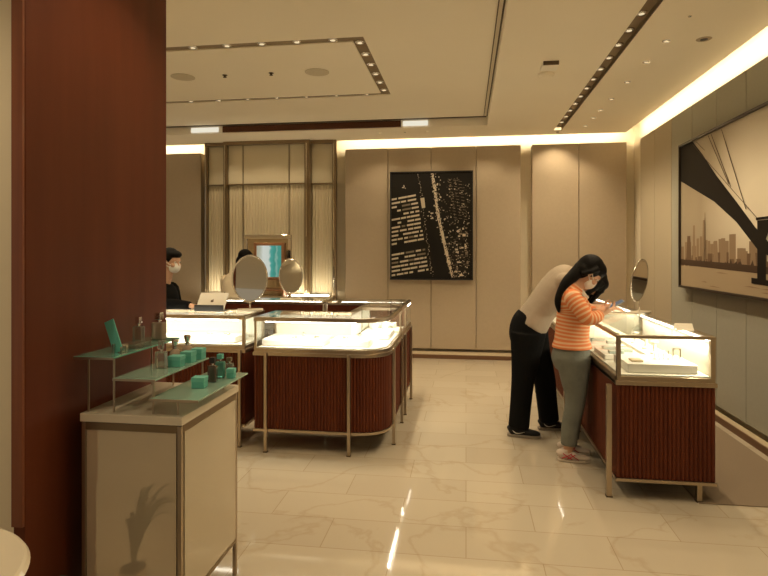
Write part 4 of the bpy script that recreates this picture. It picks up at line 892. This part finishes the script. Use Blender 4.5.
# cove strips above the ceiling edge: along the back wall and along the right wall
E_COVE = 4.6
for x0, x1 in ((-6.1, -3.95), (-1.9, 2.2)):
    area('cove_strip', ((x0+x1)/2, 8.25, 3.215), (math.radians(40), 0, 0), x1-x0, .02, 1.35*E_COVE*(x1-x0), CW)
area('cove_strip', (2.147, 3.6, 3.215), (math.radians(40), 0, math.radians(-90)), 9.0, .02, 1.35*E_COVE*9.0, CW)
# trough downlights
for y in TL[::2]: spot('trough_spot', (1.232, y, ZC+.02), 41.6)
for i in range(0, 6, 2): spot('trough_spot', (-.888, 4.74+i*.285, ZI-.006), 48)
for i in range(0, 10, 3): spot('trough_spot', (-1.1-i*.31, 4.65, ZI-.006), 48)
for i in range(0, 9, 3): spot('trough_spot', (-1.1-i*.35, 6.305, ZI-.004), 41.6)
for y in (4.74, 5.24, 5.83, 6.45, 6.94, 7.33, 7.79): spot('ceiling_lamp', (1.555, y, ZC-.01), 19.2)
for x in (-1.184, -.528, .3): spot('ceiling_lamp', (x, 7.83, ZC-.01), 25.6)
for x in (-3.5, -2.9, -2.3): spot('ceiling_lamp', (x, 7.75, ZC-.01), 12.8)
for x, y in ((.75, 1.6), (.75, 2.8), (-.9, 2.2), (-1.9, .9), (-2.6, 3.3)): spot('ceiling_lamp', (x, y, ZC-.01), 41.6, 100)
# case lights under the top frames
def case_light(x0, x1, y, z, e, face=1): area('case_light', ((x0+x1)/2, y, z), (math.radians(35*face), 0, 0), x1-x0, .012, e, (1, .90, .70))
case_light(-1.50, -.78, 4.145, .965, 6); case_light(-2.9, -1.75, 4.225, .965, 8)
area('case_light', (-.60, 4.72, .965), (0, math.radians(35), 0), .012, .6, 5, (1, .90, .70))
area('case_light', (-.60, 5.29, .965), (0, math.radians(35), 0), .012, .3, 3, (1, .90, .70))
case_light(-1.3, -.62, 5.90, .962, 2.5, -1); case_light(-2.7, -1.5, 5.90, .962, 4, -1)
area('case_light', (1.42, 4.3, .96), (0, math.radians(30), 0), .012, 1.3, 10.5, (1, .86, .60)); area('case_light', (1.42, 5.88, .96), (0, math.radians(30), 0), .012, 1.6, 8, (1, .86, .60))
area('bay_light', (-2.93, 8.075, .885), (math.radians(155), 0, 0), 1.9, .02, 7, (1, .84, .55))
w = bpy.data.worlds.new('world'); S.world = w; w.use_nodes = True
w.node_tree.nodes['Background'].inputs[0].default_value = (1, .82, .58, 1); w.node_tree.nodes['Background'].inputs[1].default_value = .36
S.view_settings.view_transform = 'Standard'; S.view_settings.look = 'None'; S.view_settings.exposure = -.33; S.view_settings.gamma = 1; S.view_settings.use_curve_mapping = False
S.cycles.use_denoising = True; S.cycles.max_bounces = 8; S.cycles.diffuse_bounces = 5; S.cycles.transparent_max_bounces = 24; S.cycles.sample_clamp_indirect = 6
S.cycles.caustics_reflective = False; S.cycles.caustics_refractive = False
